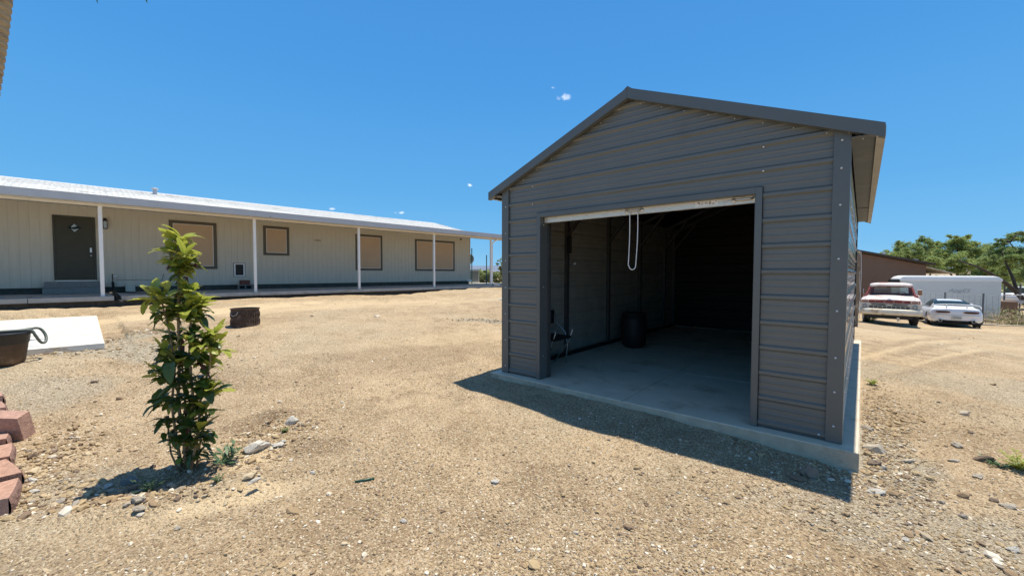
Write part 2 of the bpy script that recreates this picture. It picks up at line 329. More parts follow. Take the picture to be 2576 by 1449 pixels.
# ------------------------------------------------------------------ building helpers
class B:
    def __init__(s): s.v = []; s.f = []; s.m = []; s.cur = 0
    def add(s, vs, fs):
        k = len(s.v); s.v += [tuple(x) for x in vs]; s.f += [tuple(i + k for i in f) for f in fs]; s.m += [s.cur] * len(fs); return s
    def box(s, x0, y0, z0, x1, y1, z1):
        return s.add([(x0, y0, z0), (x1, y0, z0), (x1, y1, z0), (x0, y1, z0), (x0, y0, z1), (x1, y0, z1), (x1, y1, z1), (x0, y1, z1)],
                     [(0, 3, 2, 1), (4, 5, 6, 7), (0, 1, 5, 4), (1, 2, 6, 5), (2, 3, 7, 6), (3, 0, 4, 7)])
    def tube(s, pts, r, seg=8, closed=False, cap=True):
        pts = [Vector(p) for p in pts]; n = len(pts); rs = r if isinstance(r, (list, tuple)) else [r] * n
        rings = []; up = Vector((0, 0, 1)); prev = None
        for i, p in enumerate(pts):
            t = (pts[(i + 1) % n] - pts[i - 1]) if (closed or 0 < i < n - 1) else (pts[1] - pts[0] if i == 0 else pts[-1] - pts[-2])
            t.normalize()
            if prev is None:
                a = up.cross(t); a = Vector((1, 0, 0)) if a.length < 1e-3 else a.normalized()
            else: a = (prev - t * prev.dot(t)).normalized()
            prev = a; b_ = t.cross(a)
            rings.append([p + (a * math.cos(2 * PI * k / seg) + b_ * math.sin(2 * PI * k / seg)) * rs[i] for k in range(seg)])
        vs = [q for rg in rings for q in rg]; fs = []
        m_ = n if closed else n - 1
        for i in range(m_):
            j = (i + 1) % n
            for k in range(seg): l = (k + 1) % seg; fs.append((i * seg + k, i * seg + l, j * seg + l, j * seg + k))
        if cap and not closed: fs += [tuple(reversed(range(seg))), tuple((n - 1) * seg + k for k in range(seg))]
        return s.add(vs, fs)
    def bar(s, a, b_, w, h):          # square bar from a to b_
        a, b_ = Vector(a), Vector(b_); t = (b_ - a).normalized(); sd_ = t.cross(Vector((0, 0, 1)))
        sd_ = Vector((1, 0, 0)) if sd_.length < 1e-3 else sd_.normalized(); up = sd_.cross(t)
        vs = [p + sd_ * (sx * w / 2) + up * (sy * h / 2) for p in (a, b_) for sx, sy in ((-1, -1), (1, -1), (1, 1), (-1, 1))]
        return s.add(vs, [(0, 1, 2, 3), (7, 6, 5, 4), (0, 4, 5, 1), (1, 5, 6, 2), (2, 6, 7, 3), (3, 7, 4, 0)])
    def lathe(s, prof, seg=24, c=(0, 0, 0), axis='z', closed=False):
        vs = []; n = len(prof)
        for k in range(seg):
            a = 2 * PI * k / seg
            for (r, z) in prof:
                p = (r * math.cos(a), r * math.sin(a), z)
                if axis == 'y': p = (p[0], p[2], p[1])
                if axis == 'x': p = (p[2], p[0], p[1])
                vs.append((p[0] + c[0], p[1] + c[1], p[2] + c[2]))
        fs = []
        for k in range(seg):
            l = (k + 1) % seg
            for i in range(n if closed else n - 1):
                j = (i + 1) % n; fs.append((k * n + i, l * n + i, l * n + j, k * n + j))
        return s.add(vs, fs)
    def prism(s, poly, d0, d1, plane='xz'):      # polygon in a plane, extruded along the third axis
        def P(a, b_, d): return {'xz': (a, d, b_), 'yz': (d, a, b_), 'xy': (a, b_, d)}[plane]
        n = len(poly); vs = [P(a, b_, d0) for a, b_ in poly] + [P(a, b_, d1) for a, b_ in poly]
        return s.add(vs, [tuple(range(n)), tuple(reversed(range(n, 2 * n)))] + [(i, i + n, (i + 1) % n + n, (i + 1) % n) for i in range(n)])
    def grid(s, rows):
        n = len(rows); k = len(rows[0]); vs = [p for r_ in rows for p in r_]
        return s.add(vs, [(i * k + j, i * k + j + 1, (i + 1) * k + j + 1, (i + 1) * k + j) for i in range(n - 1) for j in range(k - 1)])
    def mesh(s, name, mats, smooth=False, fix=True):
        me = bpy.data.meshes.new(name); me.from_pydata(s.v, [], s.f)
        for m in (mats if isinstance(mats, (list, tuple)) else [mats]): me.materials.append(m)
        if len(me.materials) > 1: me.polygons.foreach_set('material_index', s.m)
        if fix:
            bm = bmesh.new(); bm.from_mesh(me); bmesh.ops.recalc_face_normals(bm, faces=bm.faces); bm.to_mesh(me); bm.free()
        if smooth: me.polygons.foreach_set('use_smooth', [True] * len(me.polygons))
        me.update(); return me
    def obj(s, name, mats, parent=None, smooth=False, bevel=0, subsurf=0, fix=True, solid=0):
        o = bpy.data.objects.new(name, s.mesh(name, mats, smooth, fix)); COL.objects.link(o); o.parent = parent
        if solid: md = o.modifiers.new('s', 'SOLIDIFY'); md.thickness = solid; md.offset = 0
        if bevel: md = o.modifiers.new('b', 'BEVEL'); md.width = bevel; md.segments = 2; md.limit_method = 'ANGLE'
        if subsurf: md = o.modifiers.new('u', 'SUBSURF'); md.levels = subsurf; md.render_levels = subsurf
        return o
def tag(o, label=None, cat=None, group=None, kind=None):
    if label: o['label'] = label
    if cat: o['category'] = cat
    if group: o['group'] = group
    if kind: o['kind'] = kind
    return o
def thing(name, label, cat, loc=(0, 0, 0), rz=0, group=None):
    o = bpy.data.objects.new(name, None); COL.objects.link(o); o.location = loc; o.rotation_euler = (0, 0, rz); o.empty_display_size = .2
    return tag(o, label, cat, group)
def inst(name, me, parent, loc=(0, 0, 0), rot=(0, 0, 0), sc=(1, 1, 1)):
    o = bpy.data.objects.new(name, me); COL.objects.link(o); o.parent = parent; o.location = loc; o.rotation_euler = rot
    o.scale = sc if isinstance(sc, (tuple, list)) else (sc,) * 3; return o
def ico(sub=2, seed=0, rough=.25, flat=.6, mat=None, name='rock'):
    bm = bmesh.new(); bmesh.ops.create_icosphere(bm, subdivisions=sub, radius=1)
    r_ = random.Random(seed); off = Vector((r_.random() * 50, r_.random() * 50, r_.random() * 50))
    from mathutils import noise as mn
    planes = [Vector((r_.gauss(0, 1), r_.gauss(0, 1), r_.gauss(0, 1))).normalized() for _ in range(7)]
    for v in bm.verts:
        d = v.co.normalized(); k = 1 + rough * mn.noise(d * 1.5 + off) + rough * .4 * mn.noise(d * 5 + off)
        for p in planes:
            q = d.dot(p) * k
            if q > .72: k *= .72 / q
        v.co = d * k; v.co.z *= flat
    me = bpy.data.meshes.new(name); bm.to_mesh(me); bm.free(); me.materials.append(mat); return me

# ------------------------------------------------------------------ ground sheet
def axis(lo, hi, step, far, grow):
    a = list(np.arange(lo, hi + 1e-6, step)); s = step
    while a[-1] < far: s *= grow; a.append(a[-1] + s)
    s = step; b_ = [lo]
    while b_[-1] > -far: s *= grow; b_.append(b_[-1] - s)
    return np.array(b_[:0:-1] + a)
gx = axis(-7.5, 8, .034, 4500, 1.055); gy = axis(1.3, 9.5, .034, 4500, 1.055)
XX, YY = np.meshgrid(gx, gy); ZZ = G(XX, YY)
nx, ny = len(gx), len(gy)
verts = np.c_[XX.ravel(), YY.ravel(), ZZ.ravel()]
ii = np.arange((ny - 1) * (nx - 1)); rr, cc = ii // (nx - 1), ii % (nx - 1); v0 = rr * nx + cc
quads = np.c_[v0, v0 + 1, v0 + nx + 1, v0 + nx]
me = bpy.data.meshes.new('ground'); me.vertices.add(len(verts)); me.vertices.foreach_set('co', verts.ravel())
me.loops.add(quads.size); me.loops.foreach_set('vertex_index', quads.ravel())
me.polygons.add(len(quads)); me.polygons.foreach_set('loop_start', np.arange(len(quads)) * 4); me.polygons.foreach_set('loop_total', np.full(len(quads), 4))
me.polygons.foreach_set('use_smooth', np.ones(len(quads), bool)); me.update(calc_edges=True)
def blob(x, y, px, py, rx, ry, rot=0, soft=1.):
    dx, dy = x - px, y - py; u = (dx * math.cos(rot) + dy * math.sin(rot)) / rx; v = (-dx * math.sin(rot) + dy * math.cos(rot)) / ry
    d = np.sqrt(u * u + v * v) + .5 * vnoise(x / .35, y / .35, 21) + .35 * vnoise(x / .12, y / .12, 22)
    return np.clip((1.15 - d) / (.4 * soft), 0, 1)
def soil(x, y):
    g = np.zeros_like(x); s = np.zeros_like(x); k = np.zeros_like(x)
    for (u, v, rx, ry, rot, a) in ((330, 880, .9, .5, 0, .8), (150, 905, 1.2, .5, R(45), .8), (40, 1010, .6, .8, 0, .5), (2200, 1150, .35, 1.2, R(-40), .9), (2400, 1350, .9, .35, R(-20), .7),
                                   (2400, 960, 2.2, .9, R(-30), .45), (1225, 806, .9, .3, 0, 1.0), (100, 1230, .5, .4, 0, .5)):
        p = gnd(u, v); g = np.maximum(g, a * blob(x, y, p.x, p.y, rx, ry, rot))
    for (u, v, rx, ry, rot, a) in ((560, 1235, .5, .13, R(35), .9), (650, 1150, .35, .13, R(50), .8), (250, 1330, .5, .2, 0, .3), (300, 770, 5.5, 1.3, R(43), 1), (500, 785, 4., .9, R(43), 1), (900, 765, 5., .9, R(43), .7), (1150, 760, 3., .5, R(43), .5), (2250, 840, 4, 2, 0, .45), (2450, 830, 3, 2, 0, .4), (2310, 862, 5, .09, R(34), .7), (2420, 890, 4, .09, R(31), .6), (1150, 850, 2.5, .5, .5, .35)):
        p = gnd(u, v); s = np.maximum(s, a * blob(x, y, p.x, p.y, rx, ry, rot, 1.5))
    for (u, v, rx, ry, rot, a) in ((690, 1045, .34, .18, R(20), .95), (465, 1200, .25, .2, 0, .8), (800, 1115, .35, .2, R(20), .75), (620, 1075, .22, .12, 0, .7), (1650, 1090, 1.6, .25, R(-40), .35), (2050, 1180, .6, .3, R(-40), .5), (350, 830, 1.2, .3, 0, .4), (1100, 790, .8, .15, 0, .35), (2330, 1010, .8, .5, 0, .3), (1000, 900, 1.4, .7, .4, .4), (620, 960, 1.0, .4, .2, .35), (1000, 1330, .9, .25, .2, .35), (300, 1400, .8, .2, 0, .3), (1500, 1250, .8, .25, -.6, .3), (2350, 852, 5, .14, R(35), .5), (2350, 872, 4, .12, R(33), .45), (2400, 905, 3.5, .12, R(30), .4), (2450, 1100, .9, .4, 0, .35)):
        p = gnd(u, v); k = np.maximum(k, a * blob(x, y, p.x, p.y, rx, ry, rot))
    return g, s, k
gS, sS, kS = soil(verts[:, 0], verts[:, 1])
ca = me.color_attributes.new('soil', 'FLOAT_COLOR', 'POINT')
ca.data.foreach_set('color', np.c_[gS, sS, kS, np.ones(len(gS))].astype(np.float32).ravel())
me.materials.append(m_ground)
ground = bpy.data.objects.new('ground', me); COL.objects.link(ground); tag(ground, kind='structure', label='dry tan gravelly desert ground of the yard')

# gravel: instanced pebbles
pcol = bpy.data.collections.new('pebble_kinds')
def pebble_mat():
    m = M('pebble', (.58, .47, .34), .9, 0, .2, 20); t = m.node_tree; b = t.nodes['Principled BSDF']
    oi = t.nodes.new('ShaderNodeObjectInfo'); cr = t.nodes.new('ShaderNodeValToRGB'); e = cr.color_ramp.elements
    e[0].position = 0; e[0].color = (.20, .14, .095, 1); e[1].position = 1; e[1].color = (.80, .70, .56, 1)
    for p, c in ((.15, (.27, .18, .105, 1)), (.35, (.38, .27, .145, 1)), (.62, (.46, .34, .19, 1)), (.82, (.54, .43, .28, 1)), (.87, (.24, .20, .16, 1)), (.93, (.66, .57, .44, 1))):
        x = e.new(p); x.color = c
    t.links.new(oi.outputs['Random'], cr.inputs[0]); t.links.new(cr.outputs[0], b.inputs['Base Color']); return m
m_peb = pebble_mat()
for i in range(6):
    o = bpy.data.objects.new('pebble_kind', ico(1, 100 + i, .5, .5 + .06 * i, m_peb, 'pebble')); pcol.objects.link(o)
def scatter(name, pts, sc, label, seed=0):
    n = len(pts); me = bpy.data.meshes.new(name); me.vertices.add(n); me.vertices.foreach_set('co', pts.astype(np.float32).ravel())
    r2 = np.random.default_rng(seed)
    rot = np.c_[r2.uniform(-.4, .4, n), r2.uniform(-.4, .4, n), r2.uniform(0, 6.28, n)].astype(np.float32)
    s3 = (sc[:, None] * np.c_[r2.uniform(.8, 1.5, n), r2.uniform(.7, 1.05, n), r2.uniform(.6, 1.1, n)]).astype(np.float32)
    a = me.attributes.new('rot', 'FLOAT_VECTOR', 'POINT'); a.data.foreach_set('vector', rot.ravel())
    a = me.attributes.new('scl', 'FLOAT_VECTOR', 'POINT'); a.data.foreach_set('vector', s3.ravel())
    o = bpy.data.objects.new(name, me); COL.objects.link(o)
    g = bpy.data.node_groups.new('scatter', 'GeometryNodeTree'); g.interface.new_socket('Geometry', in_out='INPUT', socket_type='NodeSocketGeometry'); g.interface.new_socket('Geometry', in_out='OUTPUT', socket_type='NodeSocketGeometry')
    gi = g.nodes.new('NodeGroupInput'); go = g.nodes.new('NodeGroupOutput'); ip = g.nodes.new('GeometryNodeInstanceOnPoints'); ci = g.nodes.new('GeometryNodeCollectionInfo')
    ci.inputs['Collection'].default_value = pcol; ci.inputs['Separate Children'].default_value = True; ip.inputs['Pick Instance'].default_value = True
    for nm, sock in (('rot', 'Rotation'), ('scl', 'Scale')):
        na = g.nodes.new('GeometryNodeInputNamedAttribute'); na.data_type = 'FLOAT_VECTOR'; na.inputs['Name'].default_value = nm
        if sock == 'Rotation':
            er = g.nodes.new('FunctionNodeEulerToRotation'); g.links.new(na.outputs[0], er.inputs[0]); g.links.new(er.outputs[0], ip.inputs[sock])
        else: g.links.new(na.outputs[0], ip.inputs[sock])
    g.links.new(gi.outputs[0], ip.inputs['Points']); g.links.new(ci.outputs[0], ip.inputs['Instance']); g.links.new(ip.outputs[0], go.inputs[0])
    md = o.modifiers.new('scatter', 'NODES'); md.node_group = g
    return tag(o, label, None, None, 'stuff')
def free(x, y):
    d = np.c_[x - SHED.x, y - SHED.y]; a = d[:, 0] * math.cos(TH) + d[:, 1] * math.sin(TH); b_ = -d[:, 0] * math.sin(TH) + d[:, 1] * math.cos(TH)
    ok = ~((a > -3.82) & (a < .15) & (b_ > -.16) & (b_ < 7))
    d = np.c_[x - HO.x, y - HO.y]; e = d[:, 0] * he.x + d[:, 1] * he.y; n = d[:, 0] * hn.x + d[:, 1] * hn.y
    ok &= ~((n > -.15) & (e < 20) & (e > -9))
    pe = e - PAD[0]; pn = n - PAD[1]
    ok &= ~((pe < .03) & (pe > -PAD[2]) & (pn > -.03) & (pn < PAD[3]))
    return ok
def make_pebbles(n, rmin, rmax, smed, ssig, smin, smax, patchy=True, grav=False, p=1.0):
    u = rng.random(n); r = (rmin ** (1 - p) + u * (rmax ** (1 - p) - rmin ** (1 - p))) ** (1 / (1 - p)) if p != 1 else rmin * (rmax / rmin) ** u
    th = rng.uniform(R(-58), R(58), n); x = r * np.sin(th); y = r * np.cos(th)
    k = free(x, y); dens = .55 + 1.3 * vnoise(x / 1.1, y / 1.1, 31) + .5 * vnoise(x / .3, y / .3, 32)
    g_, s_, k_ = soil(x, y)
    dens = dens + g_ * 1.2 - s_ * .6 + (k_ * .3)
    k &= rng.random(n) < np.clip(dens, .03, 1)
    x, y = x[k], y[k]; n = len(x)
    sc = np.clip(smed * np.exp(rng.normal(0, ssig, n)), smin, smax)
    z = G(x, y) + sc * .12
    return np.c_[x, y, z], sc
p1, s1 = make_pebbles(120000, 1.9, 8.0, .0052, .42, .003, .016)
p2, s2 = make_pebbles(17000, 2.0, 26, .008, .42, .005, .026, p=1.0)
p3, s3 = make_pebbles(700, 2.2, 34, .018, .4, .012, .06, p=.7)
# gravel belts: beside the slab, in front of the pad, along the wall blocks
def belt(u, v, sx, sy, rot, n, smed):
    c = gnd(u, v); a = rng.normal(0, sx, n); b_ = rng.normal(0, sy, n)
    x = c.x + a * math.cos(rot) - b_ * math.sin(rot); y = c.y + a * math.sin(rot) + b_ * math.cos(rot)
    k = free(x, y); x, y = x[k], y[k]; sc = np.clip(smed * np.exp(rng.normal(0, .45, len(x))), .005, .05)
    return np.c_[x, y, G(x, y) + sc * .25], sc
bl = [belt(2210, 1080, .15, .9, TH, 2300, .0095), belt(2185, 1210, .22, .22, 0, 500, .011), belt(210, 895, .7, .16, R(45), 1300, .013), (belt(60, 930, .5, .25, R(45), 600, .014)),
      belt(105, 1180, .12, .5, R(36), 900, .013), belt(330, 1250, .35, .1, 0, 300, .016), belt(1225, 806, .5, .12, 0, 350, .012), belt(2380, 1360, .6, .12, R(-20), 400, .010),
      belt(620, 1130, .25, .18, R(40), 350, .012), belt(700, 1060, .22, .12, R(20), 500, .012), belt(380, 900, .8, .35, 0, 600, .010)]
P_ = np.vstack([p1, p2, p3] + [b_[0] for b_ in bl]); S_ = np.concatenate([s1, s2, s3] + [b_[1] for b_ in bl])
scatter('gravel', P_, S_, 'loose pale and brown gravel strewn over the tan yard')

# ------------------------------------------------------------------ distant land
def ridge(name, dist, base, hh, az0, az1, col, seed, label):
    b = B(); rows = [[], [], []]; n = 120
    for i in range(n + 1):
        a = az0 + (az1 - az0) * i / n
        h = hh * (.45 + .8 * abs(vnoise(np.array([i / 17.]), np.array([seed + .3]), seed)[0] + .5) * .9 + .10 * vnoise(np.array([i / 3.]), np.array([seed + .7]), seed)[0])
        for k, (dd, zz) in enumerate(((-.25, base), (0, base + h), (.3, base))): rows[k].append((math.sin(a) * dist * (1 + dd), math.cos(a) * dist * (1 + dd), zz))
    b.grid(rows); o = b.obj(name, M(name + '_mat', col, .95, 0, .12, .01), None, True, fix=False); tag(o, label, kind='structure')
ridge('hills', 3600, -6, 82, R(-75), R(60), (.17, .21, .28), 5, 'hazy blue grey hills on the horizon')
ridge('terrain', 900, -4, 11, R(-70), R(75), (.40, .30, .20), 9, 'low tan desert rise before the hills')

# ------------------------------------------------------------------ shed slab
W_, LEN, HW = 3.66, 6.74, 2.53
slab = thing('shed_slab', 'pale concrete slab under the charcoal metal shed', 'slab', SHED, TH); slab['kind'] = 'structure'; del slab['category']
SL, SR, SF, SB = -W_ - .13, .125, -.136, LEN + .13
js = (SL, -1.83, SR); jb = (SF, 1.6, 3.3, 5.0, SB)
for i in range(2):
    for j in range(4):
        g0 = .003
        b = B().box(js[i] + (g0 if i else 0), jb[j] + (g0 if j else 0), -.10, js[i + 1] - (0 if i else g0), jb[j + 1] - (0 if j == 3 else g0), 0)
        b.obj('slab_panel', m_slab, slab, bevel=.006)
# footing: rough sides poured against the soil
b = B(); 
b.box(SL + .004, SF + .004, -.42, SR - .004, SB - .004, -.101)
b.obj('footing', m_slabside, slab)
b = B()
for (x0, y0, x1, y1) in ((SL, SF - .003, SR + .003, SF), ):
    rows = []
    nn = 90
    for zz, k in ((-.008, 0), (-.05, .4), (-.10, .8), (-.16, 1.), (-.24, 1.), (-.34, 1.)):
        rows.append([(x0 + (x1 - x0) * i / nn, y0 - .002 - .012 * k * (.5 + vnoise(np.array([i / 5.]), np.array([zz * 14]), 3)[0]), zz) for i in range(nn + 1)])
    b.grid(rows)
b.obj('slab_edge', m_slabside, slab, True)
b = B().box(SR + .0015, SF, -.34, SR + .004, SB, -.006); b.obj('slab_edge', m_slab, slab)

# ------------------------------------------------------------------ metal shed
shed = thing('metal_shed', 'charcoal corrugated metal shed with its roll-up door open', 'shed', SHED, TH)
RIB, RD = .2255, .017
PEAK = 3.29; EAVE = 2.535; SLOPE = (PEAK - EAVE) / (W_ / 2)
def profile(z0, z1, phase=.045):
    """(z, depth) points of the ribbed sheet between z0 and z1"""
    pts = []
    k = math.floor((z0 - phase) / RIB) - 1
    while phase + k * RIB < z1 + RIB:
        c = phase + k * RIB
        pts += [(c - .030, 0), (c - .012, RD), (c + .012, RD), (c + .030, 0)]
        for q in (.085, .145): pts += [(c + q - .012, 0), (c + q - .005, .003), (c + q + .005, .003), (c + q + .012, 0)]
        k += 1
    out = []
    for i in range(len(pts) - 1):
        (za, da), (zb, db) = pts[i], pts[i + 1]
        if zb <= z0 or za >= z1: continue
        def lerp(z): return da + (db - da) * (z - za) / (zb - za)
        s, e_ = max(za, z0), min(zb, z1)
        if not out: out.append((s, lerp(s)))
        out.append((e_, lerp(e_)))
    return out
def sheet(name, z0, z1, xr, place, mat, back, parent, th=.003):
    """ribbed sheet; xr(z) gives its two ends, place(x, depth, z) puts it in the shed's frame"""
    pr = profile(z0, z1); b = B(); fr, bk = [], []
    for z, d in pr:
        l, r = xr(z)
        fr.append([place(l, d, z), place(r, d, z)]); bk.append([place(l, d - th, z), place(r, d - th, z)])
    b.cur = 0; b.grid(fr); b.cur = 1; b.grid([list(reversed(q)) for q in bk])
    o = b.obj(name, [mat, back], parent, fix=False); return o
front = lambda x, d, z: (x, -d, z)
DL, DR, DH = -3.077, -.576, 2.147
def gab(z):
    if z <= EAVE: return (-W_ + .02, -.02)
    k = (z - EAVE) / SLOPE; return (-W_ + k, -k)
for z0, z1 in ((0.001, .92), (.92, 1.83), (1.83, DH)):
    sheet('wall_panel', z0, z1, lambda z: (-W_ + .02, DL + .02), front, m_char, m_inner_shade, shed)
    sheet('wall_panel', z0, z1, lambda z: (DR - .02, -.02), front, m_char, m_inner_shade, shed)
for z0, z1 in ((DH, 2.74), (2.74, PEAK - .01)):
    sheet('wall_panel', z0, z1, gab, front, m_char, m_inner_shade, shed)
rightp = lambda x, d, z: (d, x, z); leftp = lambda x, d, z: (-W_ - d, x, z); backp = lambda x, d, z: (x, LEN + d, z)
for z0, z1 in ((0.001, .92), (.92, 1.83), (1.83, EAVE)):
    sheet('wall_panel', z0, z1, lambda z: (0, LEN), rightp, m_charg, m_inner_shade, shed)
    sheet('wall_panel', z0, z1, lambda z: (LEN, 0), leftp, m_char, m_inner_lit, shed)
    sheet('wall_panel', z0, z1, lambda z: (-.02, -W_ + .02), backp, m_char, m_inner_shade, shed)
sheet('wall_panel', EAVE, PEAK - .01, lambda z: tuple(reversed(gab(z))), backp, m_char, m_inner_shade, shed)
# roof: ribs run along the depth; sheets .91 wide down each slope
ang = math.atan(SLOPE); OV, EO = .085, .215
slope_len = (W_ / 2 + EO) / math.cos(ang)
for side in (-1, 1):
    def rp_(x, d, s, side=side):
        h = s * math.cos(ang); return (-W_ / 2 + side * (h + d * math.sin(ang)), x, PEAK + .02 - s * math.sin(ang) + d * math.cos(ang))
    s0 = .02
    while s0 < slope_len - .05:
        s1_ = min(s0 + .902, slope_len)
        xr = (lambda z: (LEN + OV, -OV)) if side == 1 else (lambda z: (-OV, LEN + OV))
        sheet('roof_panel', s0, s1_, xr, rp_, m_char, m_inner_shade, shed)
        s0 = s1_
    # rake trim, front and back
    for yy, dy in ((-OV - .003, -.006), (LEN + OV + .003, .006)):
        zt = PEAK + .055; x_out = -W_ / 2 + side * (W_ / 2 + EO); dz = (W_ / 2 + EO) * SLOPE
        x_in = -W_ / 2 + side * .001
        b = B().prism([(x_in, zt), (x_out, zt - dz), (x_out, zt - dz - .105), (x_in, zt - .108)], yy, yy + dy, 'xz')
        # top flange and the return lip underneath
        b.prism([(x_in, zt), (x_out, zt - dz), (x_out, zt - dz - .004), (x_in, zt - .004)], yy - (.0 if dy < 0 else 0), yy + (.09 if dy < 0 else -.09), 'xz')
        b.prism([(x_in, zt - .108), (x_out, zt - dz - .105), (x_out, zt - dz - .101), (x_in, zt - .104)], yy, yy + (.055 if dy < 0 else -.055), 'xz')
        b.obj('rake_trim', m_trim, shed)
    # eave edge and soffit angle
    xo = -W_ / 2 + side * (W_ / 2 + EO); ze = PEAK + .02 - (W_ / 2 + EO) * SLOPE
    b = B().box(min(xo, xo + side * .004), -OV, ze - .052, max(xo, xo + side * .004), LEN + OV, ze + .02)
    b.box(min(xo, xo - side * .05), -OV, ze - .054, max(xo, xo - side * .05), LEN + OV, ze - .050)
    b.obj('eave_trim', m_eave, shed)
    b = B()
    for q in range(3):
        y0, y1 = -OV + .01 + q * 2.29, -OV + .01 + (q + 1) * 2.29 - .006
        B().box(min(-W_ / 2 + side * (W_ / 2 + .02), xo - side * .052), y0, ze - .030 + .006 * (q % 2), max(-W_ / 2 + side * (W_ / 2 + .02), xo - side * .052), y1, ze - .026 + .006 * (q % 2)).obj('soffit', m_soff, shed)
b = B().prism([(-W_ / 2 - .12, PEAK + .035 - .12 * SLOPE), (-W_ / 2, PEAK + .075), (-W_ / 2 + .12, PEAK + .035 - .12 * SLOPE), (-W_ / 2, PEAK + .045)], -OV - .004, LEN + OV, 'xz'); b.obj('ridge_cap', m_trim, shed)
# corner trims (L section)
def ltrim(x0, x1, y, xs, sd):
    b = B().box(min(x0, x1), -y - .004, .004, max(x0, x1), -y, EAVE + .035)
    b.box(min(xs, xs + sd * .004), -y, .004, max(xs, xs + sd * .004), .075, EAVE - .02)
    return b
ltrim(-.088, .022, .021, .0222, -1).obj('corner_trim', m_trim, shed, bevel=.002)
ltrim(-W_ - .022, -3.56, .021, -W_ - .0222, 1).obj('corner_trim', m_trim, shed, bevel=.002)
for x in (-W_ - .02, -.06):
    b = B().box(x, LEN + .018, .004, x + .08, LEN + .022, EAVE - .01); b.obj('corner_trim', m_trim, shed)
b = B().box(.018, LEN - .06, .004, .0215, LEN + .02, EAVE - .02); b.obj('corner_trim', m_trim, shed)
# base angle
B().box(-W_ + .01, -.004, .002, DL, .05, .03).obj('base_rail', m_frame, shed); B().box(DR, -.004, .002, -.01, .05, .03).obj('base_rail', m_frame, shed)
for x in (-W_ + .01, -.06): B().box(x, .06, .002, x + .05, LEN - .02, .052).obj('base_rail', m_black if x < -1 else m_frame, shed)
# door frame: jambs and head as bent channels
JF = .052
b = B().box(DL, -.027, .003, DL + JF, -.022, DH).box(DL + JF, -.027, .003, DL + JF + .004, .135, DH - .05); b.obj('door_jamb', m_trim, shed, bevel=.0015)
b = B().box(DR - JF, -.027, .003, DR, -.022, DH).box(DR - JF - .004, -.027, .003, DR - JF, .135, DH - .05); b.obj('door_jamb', m_trim, shed, bevel=.0015)
b = B().box(DL + JF + .0005, -.0272, DH - .055, DR - JF - .0005, -.0222, DH + .0005).box(DL + JF + .005, -.02, DH - .058, DR - JF - .005, .135, DH - .054); b.obj('door_header', m_trim, shed, bevel=.0015)
b = B().box(DL - .004, -.0215, .002, DL - .001, -.002, DH).box(DR + .001, -.0215, .002, DR + .004, -.002, DH).box(DL, -.0215, DH + .002, DR, -.002, DH + .005); b.obj('frame_edge', m_black, shed)
# the two jamb posts behind and the roller
for x in (DL + .01, DR - .07): B().box(x, .14, .003, x + .06, .2, DH + .2).obj('frame_post', m_frame, shed)
door = bpy.data.objects.new('roll_up_door', None); COL.objects.link(door); door.parent = shed
b = B(); X0, X1 = DL + JF + .012, DR - JF - .012
b.box(X0, .055, 2.028, X1, .061, 2.098).box(X0, .055, 2.024, X1, .095, 2.0278).box(X0, .05, 2.098, X1, .075, 2.102).box(X0, .058, 2.108, X1, .066, 2.120)
b.obj('bottom_bar', m_alu, door, bevel=.001)
B().box(X0, .075, 2.104, X1, .088, 2.125).obj('door_seal', m_black, door)
b = B(); pr = []
for k in range(33): pr.append((.23 + (.008 if k % 2 else 0), 0))
b.lathe([(.235, X0), (.235, X1)], 40, (0, .33, 2.36), 'x'); b.lathe([(.0, X0), (.235, X0)], 40, (0, .33, 2.36), 'x'); b.obj('door_coil', m_inner_lit, door, True)
B().grid([[(X0, .072, 2.12), (X1, .072, 2.12)], [(X0, .075, 2.25), (X1, .075, 2.25)], [(X0, .10, 2.40), (X1, .10, 2.40)]]).obj('curtain', m_inner_lit, door)
for xh in (-1.80, -.735):
    b = B().lathe([(0, .047), (.021, .047), (.024, .0545), (.024, .0552)], 18, (xh - .085, 0, 2.062), 'y').lathe([(0, .047), (.021, .047), (.024, .0545), (.024, .0552)], 18, (xh + .085, 0, 2.062), 'y')
    b.tube([(xh - .075, .048, 2.062), (xh - .055, .028, 2.062), (xh, .022, 2.062), (xh + .055, .028, 2.062), (xh + .075, .048, 2.062)], .009, 8)
    b.obj('handle', m_silver, door, True)
    for q in (-.085, .085): B().lathe([(0, .040), (.008, .042), (.009, .047)], 10, (xh + q, 0, 2.062), 'y').obj('bolt_head', m_screw, door, True)
B().box(-1.165, .0535, 2.040, -.955, .0548, 2.088).obj('sticker', m_white, door)
m_ink = M('ink', (.12, .12, .11), .8); m_inkl = M('ink_grey', (.42, .40, .34), .8)
b = B(); x = -1.155
b.prism([(-1.145, 2.081), (-1.125, 2.081), (-1.118, 2.050), (-1.127, 2.062)], .0531, .0535, 'xz')
for i, (xa, xb, zz) in enumerate(((-1.115, -1.08, 2.078), (-1.11, -1.088, 2.066), (-1.11, -1.092, 2.056), (-1.075, -1.045, 2.078), (-1.075, -1.05, 2.070), (-1.075, -1.047, 2.062), (-1.012, -.99, 2.060), (-1.012, -.985, 2.052), (-.982, -.962, 2.076))):
    b.box(xa, .0531, zz - .0035, xb, .0535, zz)
o = b.obj('sticker_print', m_ink, door); o['kind'] = 'stuff'
B().box(-1.038, .0531, 2.048, -1.018, .0535, 2.083).obj('sticker_print', m_inkl, door)
b = B()
for zz in (2.072, 2.062, 2.052): b.box(-.915, .0535, zz - .003, -.86 + (.01 if zz > 2.06 else -.015), .0548, zz)
b.obj('stamped_text', m_inkl, door)
